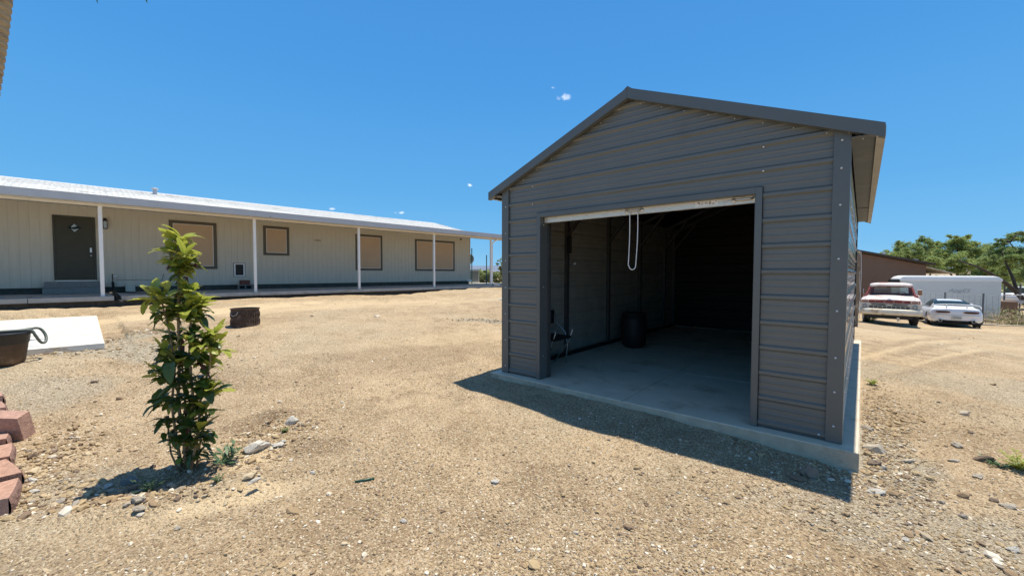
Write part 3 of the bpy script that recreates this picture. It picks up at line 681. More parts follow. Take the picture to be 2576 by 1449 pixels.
# pull cord hanging in a loop
pts = []
xc, dx = -1.80, .048
for i in range(0, 15): t = i / 14; pts.append((xc - dx * (.9 - .15 * math.sin(t * 3)) - .012 * t, .04, 2.055 - .58 * t))
for i in range(1, 9): a = PI + PI * i / 9; pts.append((xc - .006 + math.cos(a) * .040, .04, 1.475 + math.sin(a) * .055))
for i in range(0, 15): t = i / 14; pts.append((xc + .033 + .018 * math.sin(t * 2.2), .04, 1.475 + .58 * t))
B().tube(pts, .0048, 6).obj('pull_cord', m_rope, door, True)
# screws, one by one on the front
sm = B().lathe([(0, -.007), (.0045, -.0065), (.008, -.002), (.0085, 0)], 10, (0, 0, 0), 'y').mesh('screw', m_screw, True)
for zz in (.14, .42, .70, 1.08, 1.50, 1.93, 2.22, 2.44): inst('screw', sm, shed, (-.036, -.0265, zz))
for zz in (.10, .46, .82, 1.18, 1.55, 1.92, 2.28): inst('screw', sm, shed, (-3.61, -.0265, zz))
for x, z in ((-.575, 2.285), (-.577, 2.495), (-3.15, 2.27), (-3.15, 2.50), (-.13, .045)): inst('screw', sm, shed, (x, -.0195, z))
for k in range(9):
    for sd_ in (-1, 1):
        h = .12 + k * .225; inst('screw', sm, shed, (-W_ / 2 + sd_ * h, -.018 - .01, PEAK - .075 - h * SLOPE), (0, 0, 0), .55)
for x, zs in ((DL + JF + .004, (.3, 1.2, 2.0)),):
    for zz in zs: inst('screw', sm, shed, (x, .05, zz), (0, 0, PI / 2), .8)
for zz in (.35, 1.15, 1.95): 
    for yy in np.arange(.35, LEN, .62): inst('screw', sm, shed, (.0255 - .004, float(yy), zz), (0, 0, PI / 2), .8)
for k, yy in enumerate((-.5,)): pass
# steel bows inside
for yb in (1.5, 2.97, 4.44, 5.91, 6.60):
    for sd_ in (-1, 1):
        x = -W_ / 2 + sd_ * (W_ / 2 - .035)
        B().box(x - .03, yb, .05, x + .03, yb + .06, EAVE - .08).obj('frame_post', m_frame, shed)
        B().bar((x, yb + .03, EAVE - .10), (-W_ / 2, yb + .03, PEAK - .09), .06, .06).obj('rafter', m_frame, shed)
        B().bar((x - sd_ * .01, yb + .03, 1.98), (x - sd_ * .52, yb + .03, EAVE + .08), .045, .045).obj('knee_brace', m_frame, shed)
# soft stuff caught under the right eave
b = B()
for k in range(60):
    a = random.random() * .34; p = Vector((.0 + a * .45, -.06 + random.random() * .05, EAVE - .045 - a * .16 + random.random() * .03)); q = p + Vector((random.uniform(-.03, .03), random.uniform(-.02, .02), random.uniform(-.02, .02)))
    b.tube([p, (p + q) / 2 + Vector((0, 0, .008)), q], .0022, 4)
tag(b.obj('bird_nest', M('straw', (.50, .42, .30), .9), None), 'straw bird nest remnants tucked under the right eave of the shed', 'nest'); o = bpy.data.objects['bird_nest']; o.location = SHED; o.rotation_euler = (0, 0, TH)

# ------------------------------------------------------------------ things inside the shed
def in_shed(name, label, cat, a, b_, rz=0): return thing(name, label, cat, shed_w(a, b_, 0), TH + rz)
t = in_shed('folding_chair', 'black folding chair with thin chrome legs inside the shed door', 'chair', -3.36, .80)
b = B().box(-.2, -.24, .40, .16, .22, .44); b.obj('seat', m_black, t, bevel=.012)
b = B().box(-.22, -.24, .60, -.17, .24, .80); b.obj('backrest', m_black, t, bevel=.012)
for sy in (-.25, .25):
    B().tube([(-.2, sy, .82), (-.12, sy, .60), (.02, sy, .48), (.07, sy, .30), (.035, sy, .0)], .011, 8).obj('leg', m_silver, t, True)
    B().tube([(.14, sy * .9, .56), (.17, sy * .9, .52), (.10, sy * .9, .34), (-.16, sy * .9, .0)], .010, 8).obj('leg', m_silver, t, True)
t = in_shed('storage_tote', 'dark teal storage tote on the shed floor behind the left jamb', 'tote', -3.46, .42)
B().prism([(-.14, 0), (.14, 0), (.165, .26), (-.165, .26)], -.2, .2, 'xz').obj('bin', m_blue, t, bevel=.01); B().box(-.175, -.21, .261, .175, .21, .285).obj('lid', m_teal, t, bevel=.008)
t = in_shed('trash_barrel', 'black rounded barrel on the dark shed floor by the left wall', 'barrel', -3.12, 3.05)
B().lathe([(0, .0), (.17, .0), (.21, .05), (.24, .25), (.235, .5), (.21, .62), (.0, .62)], 28).obj('drum', m_black, t, True); B().lathe([(0, .66), (.2, .65), (.225, .625), (.225, .61)], 28).obj('lid', m_potd, t, True)
# corded lamp hanging on the first bow
t = in_shed('hanging_work_light', 'black work light with looped cord hung on the first shed post', 'work light', -3.52, 1.50)
pts = [(.03, -.03, 2.12), (.02, -.03, 1.95), (.0, -.03, 1.78), (.0, -.03, 1.62), (.03, -.03, 1.55), (.06, -.03, 1.62), (.05, -.03, 1.75), (.03, -.03, 1.88), (.03, -.03, 2.05)]
B().tube(pts, .006, 6).obj('cord', M('orange_grey_cord', (.25, .2, .14), .6), t, True)
B().box(-.05, -.07, 1.70, .03, -.031, 1.98).obj('housing', m_black, t, bevel=.01)
B().tube([(.03, -.05, 1.52), (.12, -.05, 1.54)], .022, 10).obj('lamp_head', m_silver, t, True)

# ------------------------------------------------------------------ house
house = thing('manufactured_home', 'long grey-beige manufactured home with pale shingle roof', 'house', HO, HROT)
WN, E0, E1 = 2.9, -7.34, 15.84
ZB, ZT = .19, 2.80
NP = 19; PWD = (E1 - E0) / NP
b = B(); prof = []; nb = 6; bw = PWD / nb
for i in range(nb):
    x = i * bw; prof += [(x + .004, 0), (x + .009, 0), (x + bw - .009, 0), (x + bw - .004, 0)] if False else [(x, .006), (x + .006, .006), (x + .008, 0), (x + bw - .006, 0), (x + bw - .004, .006)]
prof.append((PWD, .006))
b.grid([[(x, d, ZB) for x, d in prof], [(x, d, ZT) for x, d in prof]]); b.grid([[(0, .014, ZB), (PWD, .014, ZB)], [(0, 0.0, ZB), (PWD, 0, ZB)]])
pm = b.mesh('siding_panel', m_siding, fix=False)
for i in range(NP): inst('siding_panel', pm, house, (E0 + i * PWD, WN, 0))
B().box(E0, WN + .02, ZB, E1 - .002, WN + .12, ZT + .1).obj('wall', m_siding, house)
B().box(E1 - .1, WN + .0, ZB, E1 + .015, 11.1, 2.9).obj('wall', m_siding, house)
B().prism([(WN, 2.9), (11.1, 2.9), (7.0, 3.98)], E1 - .1, E1 + .01, 'yz').obj('gable_wall', m_siding, house)
B().prism([(WN, 2.9), (11.1, 2.9), (7.0, 3.98)], E0 - .1, E0 + .01, 'yz').obj('gable_wall', m_siding, house)
B().box(E0, WN, ZB, E0 + .1, 11.1, 2.9).obj('wall', m_siding, house); B().box(E0, 11.1, ZB, E1, 11.2, 2.9).obj('wall', m_siding, house)
B().box(E1 - .01, WN - .018, ZB, E1 + .02, WN + .07, ZT).obj('corner_board', m_siding, house)
B().box(E0, WN + .05, .002, E1 - .05, WN + .09, ZB - .002).obj('skirting', m_skirt, house)
B().box(E0, WN - .012, ZB - .03, E1, WN + .03, ZB - .002).obj('skirt_trim', m_skirt, house)
for e_ in (4.9, 6.0, 9.35, 9.95, 12.95, 13.6):                      # lattice vents in the skirting
    b = B()
    for k in range(5):
        x = e_ + k * .11
        b.bar((x, WN + .04, .02), (x + .10, WN + .04, .15), .012, .018); b.bar((x + .10, WN + .036, .02), (x, WN + .036, .15), .012, .018)
    b.obj('skirt_vent', m_dtrim, house)
def window(name, e0, e1, z0, z1, mull=None):
    t = 0.105
    o = B().box(e0, WN - .032, z0, e0 + t, WN - .001, z1).box(e1 - t, WN - .032, z0, e1, WN - .001, z1).box(e0 + t, WN - .0318, z1 - t, e1 - t, WN - .0012, z1).box(e0 + t, WN - .0318, z0, e1 - t, WN - .0012, z0 + t).obj('window', m_dtrim, house, bevel=.003)
    edges = [e0 + t] + (mull or []) + [e1 - t]
    for i in range(len(edges) - 1):
        a, b_ = edges[i] + (.03 if i else 0), edges[i + 1] - (.03 if i < len(edges) - 2 else 0)
        B().box(a + .002, WN - .022, z0 + t + .002, a + .022, WN - .006, z1 - t - .002).box(b_ - .022, WN - .022, z0 + t + .002, b_ - .002, WN - .006, z1 - t - .002).box(a + .022, WN - .0218, z1 - t - .022, b_ - .022, WN - .0062, z1 - t - .002).box(a + .022, WN - .0218, z0 + t + .002, b_ - .022, WN - .0062, z0 + t + .022).obj('window_frame', m_white, o)
        B().box(a + .022, WN - .014, z0 + t + .022, b_ - .022, WN - .004, z1 - t - .022).obj('solar_screen', m_screen, o)
    for m_ in (mull or []): B().box(m_ - .03, WN - .0322, z0 + t, m_ + .03, WN - .001, z1 - t).obj('mullion', m_dtrim, o)
window('w', 1.78, 3.18, .80, 2.54); window('w', 4.75, 5.73, 1.385, 2.59); window('w', 8.66, 10.05, .78, 2.525); window('w', 11.97, 14.65, .775, 2.485, [13.13])
# entry door
d = B().box(-.94, WN - .02, .42, -.10, WN + .0, 2.39).obj('door', m_door, house, bevel=.004)
B().box(-.985, WN - .03, .40, -.941, WN - .001, 2.44).box(-.099, WN - .03, .40, -.055, WN - .001, 2.44).box(-.941, WN - .0298, 2.391, -.099, WN - .001, 2.439).obj('door_frame', m_skirt, house)
B().box(-.98, WN - .045, .385, -.06, WN - .0, .415).obj('threshold', m_silver, house)
gz0 = 2.07
B().prism([(-.52 - .165, gz0), (-.52, gz0 + .16), (-.52 + .165, gz0), (-.52, gz0 - .16)], WN - .024, WN - .019, 'xz').obj('door_glass', m_glass, d)
b = B()
for s_ in range(4):
    P0 = [(-.52 - .165, gz0), (-.52, gz0 + .16), (-.52 + .165, gz0), (-.52, gz0 - .16)]; a0, a1 = P0[s_], P0[(s_ + 1) % 4]; b.bar((a0[0], WN - .026, a0[1]), (a1[0], WN - .026, a1[1]), .012, .012)
b.obj('glass_border', m_door, d)
m_pg = M('pale_glass', (.42, .48, .50), .15, 0, .2, 20)
b = B().prism([(-.60, gz0 + .01), (-.52, gz0 + .135), (-.50, gz0 + .09), (-.45, gz0 + .07), (-.53, gz0 + .02)], WN - .0255, WN - .0242, 'xz').prism([(-.60, gz0 - .03), (-.53, gz0 - .05), (-.42, gz0 - .02), (-.52, gz0 - .135)], WN - .0255, WN - .0242, 'xz'); b.obj('etched_pane', m_pg, d)
B().box(-.20, WN - .045, 1.30, -.15, WN - .021, 1.46).obj('keypad_lock', m_silver, d, bevel=.01)
B().tube([(-.175, WN - .021, 1.20), (-.175, WN - .07, 1.20)], .028, 12).obj('door_knob', m_silver, d, True)
# pet door
B().box(3.715, WN - .02, .515, 3.765, WN - .001, 1.035).box(4.03, WN - .02, .515, 4.08, WN - .001, 1.035).box(3.765, WN - .0198, .985, 4.03, WN - .0012, 1.035).box(3.765, WN - .0198, .515, 4.03, WN - .0012, .565).obj('pet_door', m_white, house, bevel=.003)
B().box(3.765, WN - .012, .565, 4.03, WN - .003, .985).obj('pet_flap', m_black, house)
B().box(3.70, WN - .012, .50, 4.095, WN - .0005, .5148).box(3.70, WN - .012, 1.0352, 4.095, WN - .0005, 1.05).box(3.70, WN - .012, .515, 3.7148, WN - .0005, 1.035).box(4.0802, WN - .012, .515, 4.095, WN - .0005, 1.035).obj('pet_door_edge', m_black, house)
# little louvre vent
b = B().box(6.76, WN - .02, 2.07, 7.06, WN - .001, 2.15)
o = b.obj('wall_vent', m_siding, house)
b = B(); [b.box(6.78, WN - .026, 2.085 + k * .02, 7.04, WN - .0205, 2.095 + k * .02) for k in range(3)]; b.obj('louvre', m_dtrim, o)
B().box(15.0, WN - .03, .48, 15.10, WN, .62).obj('outlet_box', m_siding, house); B().box(15.6, WN - .07, .15, 15.92, WN + .01, .26).obj('trim_scrap', m_white, house)
B().lathe([(0, WN - .12), (.04, WN - .1), (.045, WN - .02)], 12, (15.1, 0, 2.66), 'y').obj('security_camera', m_black, house, True)
b = B().tube([(.30, WN - .04, .62), (.30, WN - .04, .42), (.30, WN - .08, .36)], .014, 8).tube([(.38, WN - .015, .42), (1.55, WN - .015, .40)], .006, 5).tube([(1.55, WN - .015, .40), (1.60, WN - .015, .62)], .006, 5); b.obj('hose_bib', m_dtrim, house, True)
B().lathe([(0, 0), (.045, 0), (.045, .07), (0, .07)], 12, (.36, WN - .09, .5)).obj('faucet_cap', m_white, house, True)
B().box(.60, WN - .16, .02, .84, WN - .01, .25).obj('utility_box', m_siding, house, bevel=.01)
# roof: deck, ridge and shingles
RS = (4.04 - 2.93) / (7.0 - 2.4); rang = math.atan(RS); rl = (7.0 - 2.4) / math.cos(rang)
EL, ER = E0 - .3, E1 + .33
B().prism([(2.4, 2.90), (7.0, 4.01), (11.6, 2.90), (11.6, 2.84), (7.0, 3.93), (2.4, 2.84)], EL, ER, 'yz').obj('roof_deck', m_white, house)
B().box(ER + .001, 2.3, 0, ER + .002, 2.31, .001) if False else None
TW, EXP = .305, .143
sb = B().add([(0, 0, .0), (TW - .018, 0, .0), (TW - .018, .19, -.001), (0, .19, -.001), (0, 0, .007), (TW - .018, 0, .007), (TW - .018, .19, .002), (0, .19, .002)], [(0, 3, 2, 1), (4, 5, 6, 7), (0, 1, 5, 4), (1, 2, 6, 5), (2, 3, 7, 6), (3, 0, 4, 7)])
smesh = sb.mesh('shingle', m_shing)
sh = []
rows_n = int(rl / EXP) + 1
for r_ in range(rows_n):
    off = (r_ % 2) * TW / 2 + random.uniform(-.02, .02)
    e_ = EL + off - TW
    while e_ < ER - .02:
        sh.append((e_, r_ * EXP)); e_ += TW
camh = ((Vector((0, 0, 0)) - Vector((HO.x, HO.y, 0))).dot(he), (Vector((0, 0, 0)) - Vector((HO.x, HO.y, 0))).dot(hn))
def sh_seen(s_):
    n_ = 2.4 + s_[1] * math.cos(rang); z_ = 2.93 + s_[1] * math.sin(rang); e_ = s_[0]
    t_ = (-.25 - camh[1]) / (n_ - camh[1]); zz = .672 + (z_ - .672) * t_
    a = math.atan2(*(lambda p: (p.x, p.y))(house_w(e_, n_)))
    return zz > 2.745 and abs(a) < R(52.5)
vis = [s_ for s_ in sh if sh_seen(s_) and s_[0] > EL]
vis.sort(key=lambda s_: math.hypot(s_[0] - camh[0], s_[1] + 2.4 - camh[1]))
top = set(vis[:290])
def sh_pos(s_): return (s_[0], 2.4 + s_[1] * math.cos(rang), 2.93 + s_[1] * math.sin(rang))
rb = B(); ca_, sa_ = math.cos(rang), math.sin(rang)
for s_ in sh:
    if s_ in top: inst('shingle', smesh, house, sh_pos(s_), (rang, 0, 0))
    else:
        x, y, z = sh_pos(s_); x1 = min(x + TW - .018, ER); x0 = max(x, EL); dz = random.uniform(0, .003)
        if x1 - x0 < .03: continue
        vs = [(x0, y, z + dz), (x1, y, z + dz), (x1, y, z + .007 + dz), (x0, y, z + .007 + dz), (x1, y + .19 * ca_, z + .19 * sa_ + .001), (x0, y + .19 * ca_, z + .19 * sa_ + .001)]
        rb.add(vs, [(0, 1, 2, 3), (3, 2, 4, 5)])
o = rb.obj('shingle_field', m_shing, house, fix=False); o['kind'] = 'stuff'
dk = B().add([(0, 0, .010), (TW, 0, .010), (TW, .11, .009), (0, .11, .009)], [(0, 1, 2, 3)]).mesh('torn_shingle', m_shingd)
for e_, s_, k in ((2.1, 3.95, 1.4), (2.7, 3.86, 1.0), (3.4, 3.8, .8), (4.3, 3.75, 1.2), (1.2, 4.0, 1.), (-.4, 2.2, 1.2), (.2, 3.0, .6), (10.4, 4.55, 2.4), (11.2, 4.45, 2.2), (12.2, 4.4, 2.6), (13.0, 4.3, 2.0), (14.2, 4.4, 1.2), (5.9, 3.4, .9), (11.8, 4.62, 2.)):
    inst('torn_shingle', dk, house, (e_, 2.4 + s_ * ca_, 2.93 + s_ * sa_ + .004), (rang, 0, 0), (k, .5, 1))
b = B().prism([(6.86, 4.015), (7.0, 4.055), (7.14, 4.015), (7.0, 4.045)], EL, ER, 'yz'); b.obj('ridge_cap', m_shing, house)
B().prism([(2.38, 2.955), (7.0, 4.065), (7.0, 4.04), (2.38, 2.93)], ER, ER + .03, 'yz').obj('rake_board', m_white, house)
b = B().lathe([(.075, -.08), (.07, .12), (.07, .16)], 16, (1.76, 6.4, 3.93)).lathe([(0, .24), (.10, .22), (.115, .20), (.115, .165), (.07, .16)], 16, (1.76, 6.4, 3.93)); b.obj('roof_vent', m_whited, house, True)

# ------------------------------------------------------------------ patio cover
cover = thing('patio_cover', 'long white patio cover on slim posts along the house', 'patio cover', HO, HROT)
SP = 3.71
for i in range(-2, 7):
    if i == 6: continue
    B().box(i * SP - .042, -.042, .0, i * SP + .042, .042, 2.50).obj('post', m_white, cover, bevel=.006)
CE0, CE1 = -7.6, 19.2
B().box(CE0, -.06, 2.485, CE1, .06, 2.565).obj('beam', M('cream_beam', (.74, .68, .56), .5, 0, .05, 3), cover)
pw = .305; pb = B(); z_at = lambda n: 2.615 + (n + .15) * .062
pts = [(0, .0), (.0, .05), (.012, .05), (.022, .006), (.135, .006), (.145, .018), (.16, .018), (.17, .006), (.283, .006), (.293, .05), (.305, .05)]
pb.grid([[(x, -.284, 2.605 - .035 + z) for x, z in pts], [(x, 2.95, z_at(2.95) - .035 + z) for x, z in pts]])
pmesh = pb.mesh('roof_pan', m_whited, fix=False)
k = 0
while CE0 + (k + 1) * pw <= CE1 + .01: inst('roof_pan', pmesh, cover, (CE0 + k * pw, 0, 0)); k += 1
b = B()   # gutter with a stepped face
for (n0, n1, z0, z1) in ((-.40, -.392, 2.59, 2.725), (-.408, -.392, 2.725, 2.742), (-.392, -.285, 2.59, 2.596), (-.290, -.285, 2.596, 2.735), (-.398, -.392, 2.55, 2.5898), (-.398, -.10, 2.546, 2.55)):
    b.box(CE0, n0, z0, CE1, n1, z1)
b.obj('gutter', m_whited, cover, bevel=.002)
for e_ in (4.1, 11.3, 15.4): B().lathe([(0, -.405), (.016, -.404), (.018, -.398)], 10, (e_, 0, 2.57), 'y').obj('weep_cap', m_dtrim, cover, True)
b = B().tube([(SP * 4 + .32, -.21, 2.60), (SP * 4 + .30, -.20, 2.47), (SP * 4 + .16, -.10, 2.36), (SP * 4 + .105, -.03, 2.30), (SP * 4 + .105, 0, 2.2), (SP * 4 + .105, 0, .12), (SP * 4 + .14, -.04, .06), (SP * 4 + .45, -.2, .03)], .036, 8)
b.obj('downspout', m_white, cover, True)
B().box(SP * 4 + .02, -.12, .005, SP * 4 + .12, -.03, .05).obj('post_bracket', m_black, cover)
# wavy brown strip under the near beam, shaped to imitate the pans' shade pattern
b = B()
for i in range(150):
    e0 = -3.2 + i * .055; b.grid([[(e0, .07 + .014 * math.sin(i * 1.9), 2.565), (e0 + .055, .07 + .014 * math.sin((i + 1) * 1.9), 2.565)], [(e0, .075, 2.53 - .018 * abs(math.sin(i * .9))), (e0 + .055, .075, 2.53 - .018 * abs(math.sin((i + 1) * .9)))]])
b.obj('pan_shade_strip', m_dtrim, cover, fix=False)

# ------------------------------------------------------------------ porch, pad, steps
porch = thing('porch_slab', 'grey concrete porch slab under the patio cover', 'slab', HO, HROT); porch['kind'] = 'structure'; del porch['category']
es = [-9, -4.6, .22]; 
e_ = .36
for a, b_ in ((-9, -4.6), (-4.59, -1.35), (-1.34, .22), (.37, 3.8), (3.81, 7.5), (7.51, 11.2), (11.21, 14.9), (14.91, 18.6)):
    B().box(a, -.12, -.12, b_, WN + .12 if b_ < 15.5 else 8, 0).obj('slab_panel', m_conc, porch, bevel=.006)
B().box(-9, .0, -.6, 18.5, WN + .1, -.121).obj('soil_bank', M('dark_soil', (.10, .075, .055), .95, 0, .4, 9, .8, 30), porch)
pad = B().box(PAD[0] - PAD[2], PAD[1], PAD[4] - HO.z - .09, PAD[0], PAD[1] + PAD[3], PAD[4] - HO.z).obj('concrete_pad', m_pad, None, bevel=.008)
pad.location = HO; pad.rotation_euler = (0, 0, HROT); tag(pad, 'bright white bare concrete pad in the yard beyond the brown pot', 'concrete pad', kind='structure'); del pad['category']
steps = thing('entry_steps', 'two grey concrete steps below the olive entry door', 'steps', house_w(-.59, WN), HROT)
B().box(-.62, -.62, .002, .62, -.002, .19).obj('lower_step', m_cmu, steps, bevel=.01); B().box(-.60, -.34, .1902, .60, -.002, .375).obj('upper_step', m_cmu, steps, bevel=.01)
t = thing('wall_lantern', 'small black wall lantern beside the entry door post', 'lantern', house_w(.17, WN), HROT)
B().box(-.04, -.02, 2.28, .04, .0, 2.44).obj('back_plate', m_black, t); b = B()
for sx in (-.05, .042):
    for sy in (-.14, -.05): b.box(sx, sy, 2.10, sx + .008, sy + .008, 2.34)
b.box(-.06, -.15, 2.34, .06, -.035, 2.36).box(-.055, -.145, 2.085, .055, -.04, 2.10).prism([(-.06, 2.36), (.06, 2.36), (0, 2.44)], -.14, -.045, 'xz').box(-.01, -.05, 2.30, .01, 0, 2.32); b.obj('cage', m_black, t)
B().box(-.038, -.130, 2.105, .038, -.055, 2.335).obj('lantern_glass', m_pg, t)
# blocks under the pet door, brick on top
t = thing('cinder_block', 'grey hollow cinder block on the porch below the pet door', 'block', house_w(4.02, WN - .25), HROT)
B().box(-.24, -.1, 0, .24, .1, .03).box(-.24, -.1, .16, .24, .1, .19).box(-.24, -.1, .0302, -.21, .1, .1598).box(-.015, -.1, .0302, .015, .1, .1598).box(.21, -.1, .0302, .24, .1, .1598).obj('shell', m_cmu, t)
B().box(-.2, .04, .03, .2, .06, .16).obj('core', m_black, t)
o = B().box(-.15, -.09, 0, .17, .09, .18).obj('brick_step', m_brick, None, bevel=.012); o.location = house_w(4.0, WN - .25, .1905); o.rotation_euler = (0, 0, HROT + .05); tag(o, 'dark red brick block resting on the cinder block', 'brick')
# black hose in the slab gap
pts = [(.30, WN - .1, .34), (.31, WN - .3, .12), (.29, 2.0, .02), (.32, 1.0, -.04), (.28, .3, -.05), (.30, -.2, -.11), (.36, -.5, -.15)]
b = B().tube([tuple(house_w(*p)) for p in pts], .035, 8); b.tube([tuple(house_w(*p)) for p in ((.33, WN - .2, .02), (.6, 2.1, .012), (.9, 1.2, .012), (1.5, .3, .012), (1.9, -.2, .01))], .013, 6)
tag(b.obj('drain_hose', m_black, None, True), 'black hose lying in the gap of the porch slab', 'hose')
# dish, cooler, fence posts behind the far end
t = thing('satellite_dish', 'grey satellite dish at the far end of the house', 'satellite dish', house_w(16.45, 3.6), HROT)
b = B(); rows = []
for i in range(5):
    r_ = .29 * i / 4; rows.append([(r_ * math.cos(a) * .95, -.02 - .3 * (r_ ** 2) * 1.2, 1.55 + r_ * math.sin(a)) for a in [2 * PI * k / 24 for k in range(25)]])
b.grid(rows); b.obj('reflector', M('dish_grey', (.16, .16, .17), .5), t, True, solid=.01)
B().tube([(0, 0, 1.55), (0, .1, 1.5), (0, .12, 0)], .03, 8).obj('mast', m_silver, t, True); B().tube([(0, -.03, 1.3), (0, -.35, 1.42)], .015, 6).obj('feed_arm', m_silver, t)
t = thing('air_conditioner', 'beige outdoor air conditioner behind the far house corner', 'air conditioner', house_w(17.0, 4.2), HROT)
B().box(-.4, -.4, .05, .4, .4, .85).obj('cabinet', m_siding, t, bevel=.02); b = B(); [b.box(-.36 + k * .06, -.412, .12, -.34 + k * .06, -.401, .78) for k in range(12)]; b.obj('grille', m_black, t); B().box(-.42, -.42, .851, .42, .42, .89).obj('lid', m_silver, t)
m_tp = M('blue_green_steel', (.035, .16, .17), .5)
fz = thing('chain_link_fence', 'thin wire fence with tall blue-green posts beyond the far house corner', 'fence')
fp = [at(1187, 712, 25.6), at(1224, 715, 25.2), at(1300, 715, 24.4)]
tops = (2.55, 2.1, 2.1)
for p, h in zip(fp, tops):
    z = gz(p.x, p.y); B().box(p.x - .028, p.y - .028, z - .1, p.x + .028, p.y + .028, z + h).obj('post', m_tp, fz)
b = B()
for a, c in zip(fp[:-1], fp[1:]):
    for k in range(9):
        b.tube([(a.x, a.y, gz(a.x, a.y) + .05 + k * .17), (c.x, c.y, gz(c.x, c.y) + .05 + k * .17)], .004, 4)
    n_ = int((c - a).length / .18)
    for k in range(n_):
        p = a.lerp(c, k / n_); z = gz(p.x, p.y); b.tube([(p.x, p.y, z), (p.x, p.y, z + 1.42)], .003, 4)
o = b.obj('wire_mesh', m_frame, fz); o['kind'] = 'stuff'

# ------------------------------------------------------------------ loquat sapling
def leaf_mesh(mat, L=1., Wd=.30, droop=.35, fold=.25, pleat=.018, seed=0, nl=14, nw=3):
    r_ = random.Random(seed); b = B(); rows = []
    tw = r_.uniform(-.35, .35)
    for i in range(nl + 1):
        t = i / nl; w_ = Wd * .5 * (math.sin(PI * min(1, t ** 1.25)) ** .62) if 0 < t < 1 else .003
        z0 = .10 * math.sin(t * 2.2) - droop * t * t; x = t * (1 - .25 * droop * t); row = []
        for j in range(-nw, nw + 1):
            s_ = j / nw; y = s_ * w_; z = z0 + fold * abs(y) - .5 * fold * abs(y) * t + pleat * (math.cos((t * 11 - abs(s_) * 1.3) * PI * 2 / 1.6)) * abs(s_) * (1 if .1 < t < .97 else 0)
            row.append((x, y + .06 * tw * t * t, z + tw * y * t))
        rows.append(row)
    b.grid(rows); b.tube([(-.10, 0, -.02), (.03, 0, 0), (.5, 0, .085 - droop * .25), (.92, 0, .09 - droop * .85)], [.014, .012, .008, .003], 4, cap=False)
    return b.mesh('leaf', mat, True, fix=False)
LO = [leaf_mesh(m_leaf_old, droop=d, Wd=w_, seed=i) for i, (d, w_) in enumerate(((.2, .44), (.4, .40), (.6, .42), (.05, .46), (.8, .40)))]
LN = [leaf_mesh(m_leaf_new, droop=d, Wd=w_, seed=10 + i) for i, (d, w_) in enumerate(((.1, .42), (.3, .38), (.5, .40), (-.1, .40)))]
LD = [leaf_mesh(m_leaf_dry, droop=1.3, Wd=.2, seed=20)]
tb = gnd(468, 1183)
tree = thing('loquat_sapling', 'slender loquat sapling with big ribbed leaves, yellow-green at the top', 'tree', tb)
TD = tb.y
def tp(u, v, d=0.): return at(u, v, TD + d) - tb
# (pixel u, v, depth offset, leaves, youngness, spread length)
CLr = [(452, 590, 0, 9, .95, .175), (432, 615, .03, 9, .9, .165), (466, 628, -.04, 9, .8, .165), (446, 645, .05, 7, .6, .15), (470, 655, .02, 6, .8, .165), (456, 688, 0, 6, .7, .12),
      (474, 733, -.02, 8, .95, .165), (500, 765, .0, 8, .85, .19), (402, 748, -.05, 8, .75, .22), (448, 762, .06, 8, .65, .18), (470, 790, -.05, 9, .45, .19), (420, 792, .03, 7, .3, .17), (495, 800, .08, 7, .5, .16),
      (535, 838, .0, 8, .85, .15), (512, 868, -.05, 8, .75, .17), (548, 876, .05, 7, .9, .14), (450, 845, .05, 9, .15, .18), (482, 850, -.06, 9, .25, .18), (415, 885, .0, 8, .12, .18), (445, 905, -.06, 9, .05, .20),
      (490, 905, .02, 9, .15, .18), (525, 918, .05, 8, .5, .17), (400, 935, .05, 7, .2, .16), (430, 955, .0, 9, .0, .19), (470, 960, -.05, 9, .0, .19), (508, 965, .02, 9, .25, .18), (535, 985, -.02, 6, .45, .17),
      (410, 1005, .0, 8, .03, .18), (450, 1010, -.07, 9, .0, .19), (485, 1015, .05, 9, .08, .18), (515, 1030, .0, 8, .35, .17), (425, 1062, -.02, 8, .0, .18), (462, 1065, .04, 9, .0, .17), (500, 1075, -.05, 8, .05, .18),
      (440, 1105, .0, 8, .0, .16), (480, 1112, -.04, 8, .03, .16), (505, 1098, .05, 6, .1, .15), (455, 1145, .02, 6, .0, .13), (488, 1146, .0, 5, .05, .12)]
CL = [(u, v + (18 if v < 660 else 0), d, n, min(1, y + .06), l * .87) for (u, v, d, n, y, l) in CLr]
stems = [[(470, 1186, 0), (462, 1100, .01), (447, 1010, .0), (452, 900, .01), (448, 800, .0), (450, 700, .0), (452, 650, 0), (450, 612, 0)],
         [(482, 1186, .03), (478, 1090, .02), (485, 990, -.02), (476, 900, -.02), (480, 800, -.01), (478, 742, -.01)],
         [(478, 1184, -.03), (498, 1090, .0), (505, 1000, .01), (528, 920, .02), (532, 850, .0), (535, 835, 0)],
         [(462, 1186, .05), (445, 1110, -.02), (432, 1020, -.01), (440, 930, .0), (430, 850, .0), (408, 762, -.03)],
         [(490, 1186, .02), (505, 1105, .03), (520, 1050, .0), (518, 1030, 0)],
         [(455, 1186, -.02), (430, 1140, -.02), (422, 1070, -.02)],
         [(474, 1186, .06), (470, 1080, .05), (462, 960, .06), (452, 850, .05), (446, 765, .06)]]
for i, s_ in enumerate(stems):
    n_ = len(s_); r0 = (.014, .012, .011, .011, .008, .008, .010)[i]
    B().tube([tp(*p) - (Vector((0, 0, .03)) if k == 0 else Vector()) for k, p in enumerate(s_)], [r0 * (1 - .6 * k / n_) for k in range(n_)], 7).obj('stem', m_stem, tree, True)
sb_ = B(); nleaf = 0
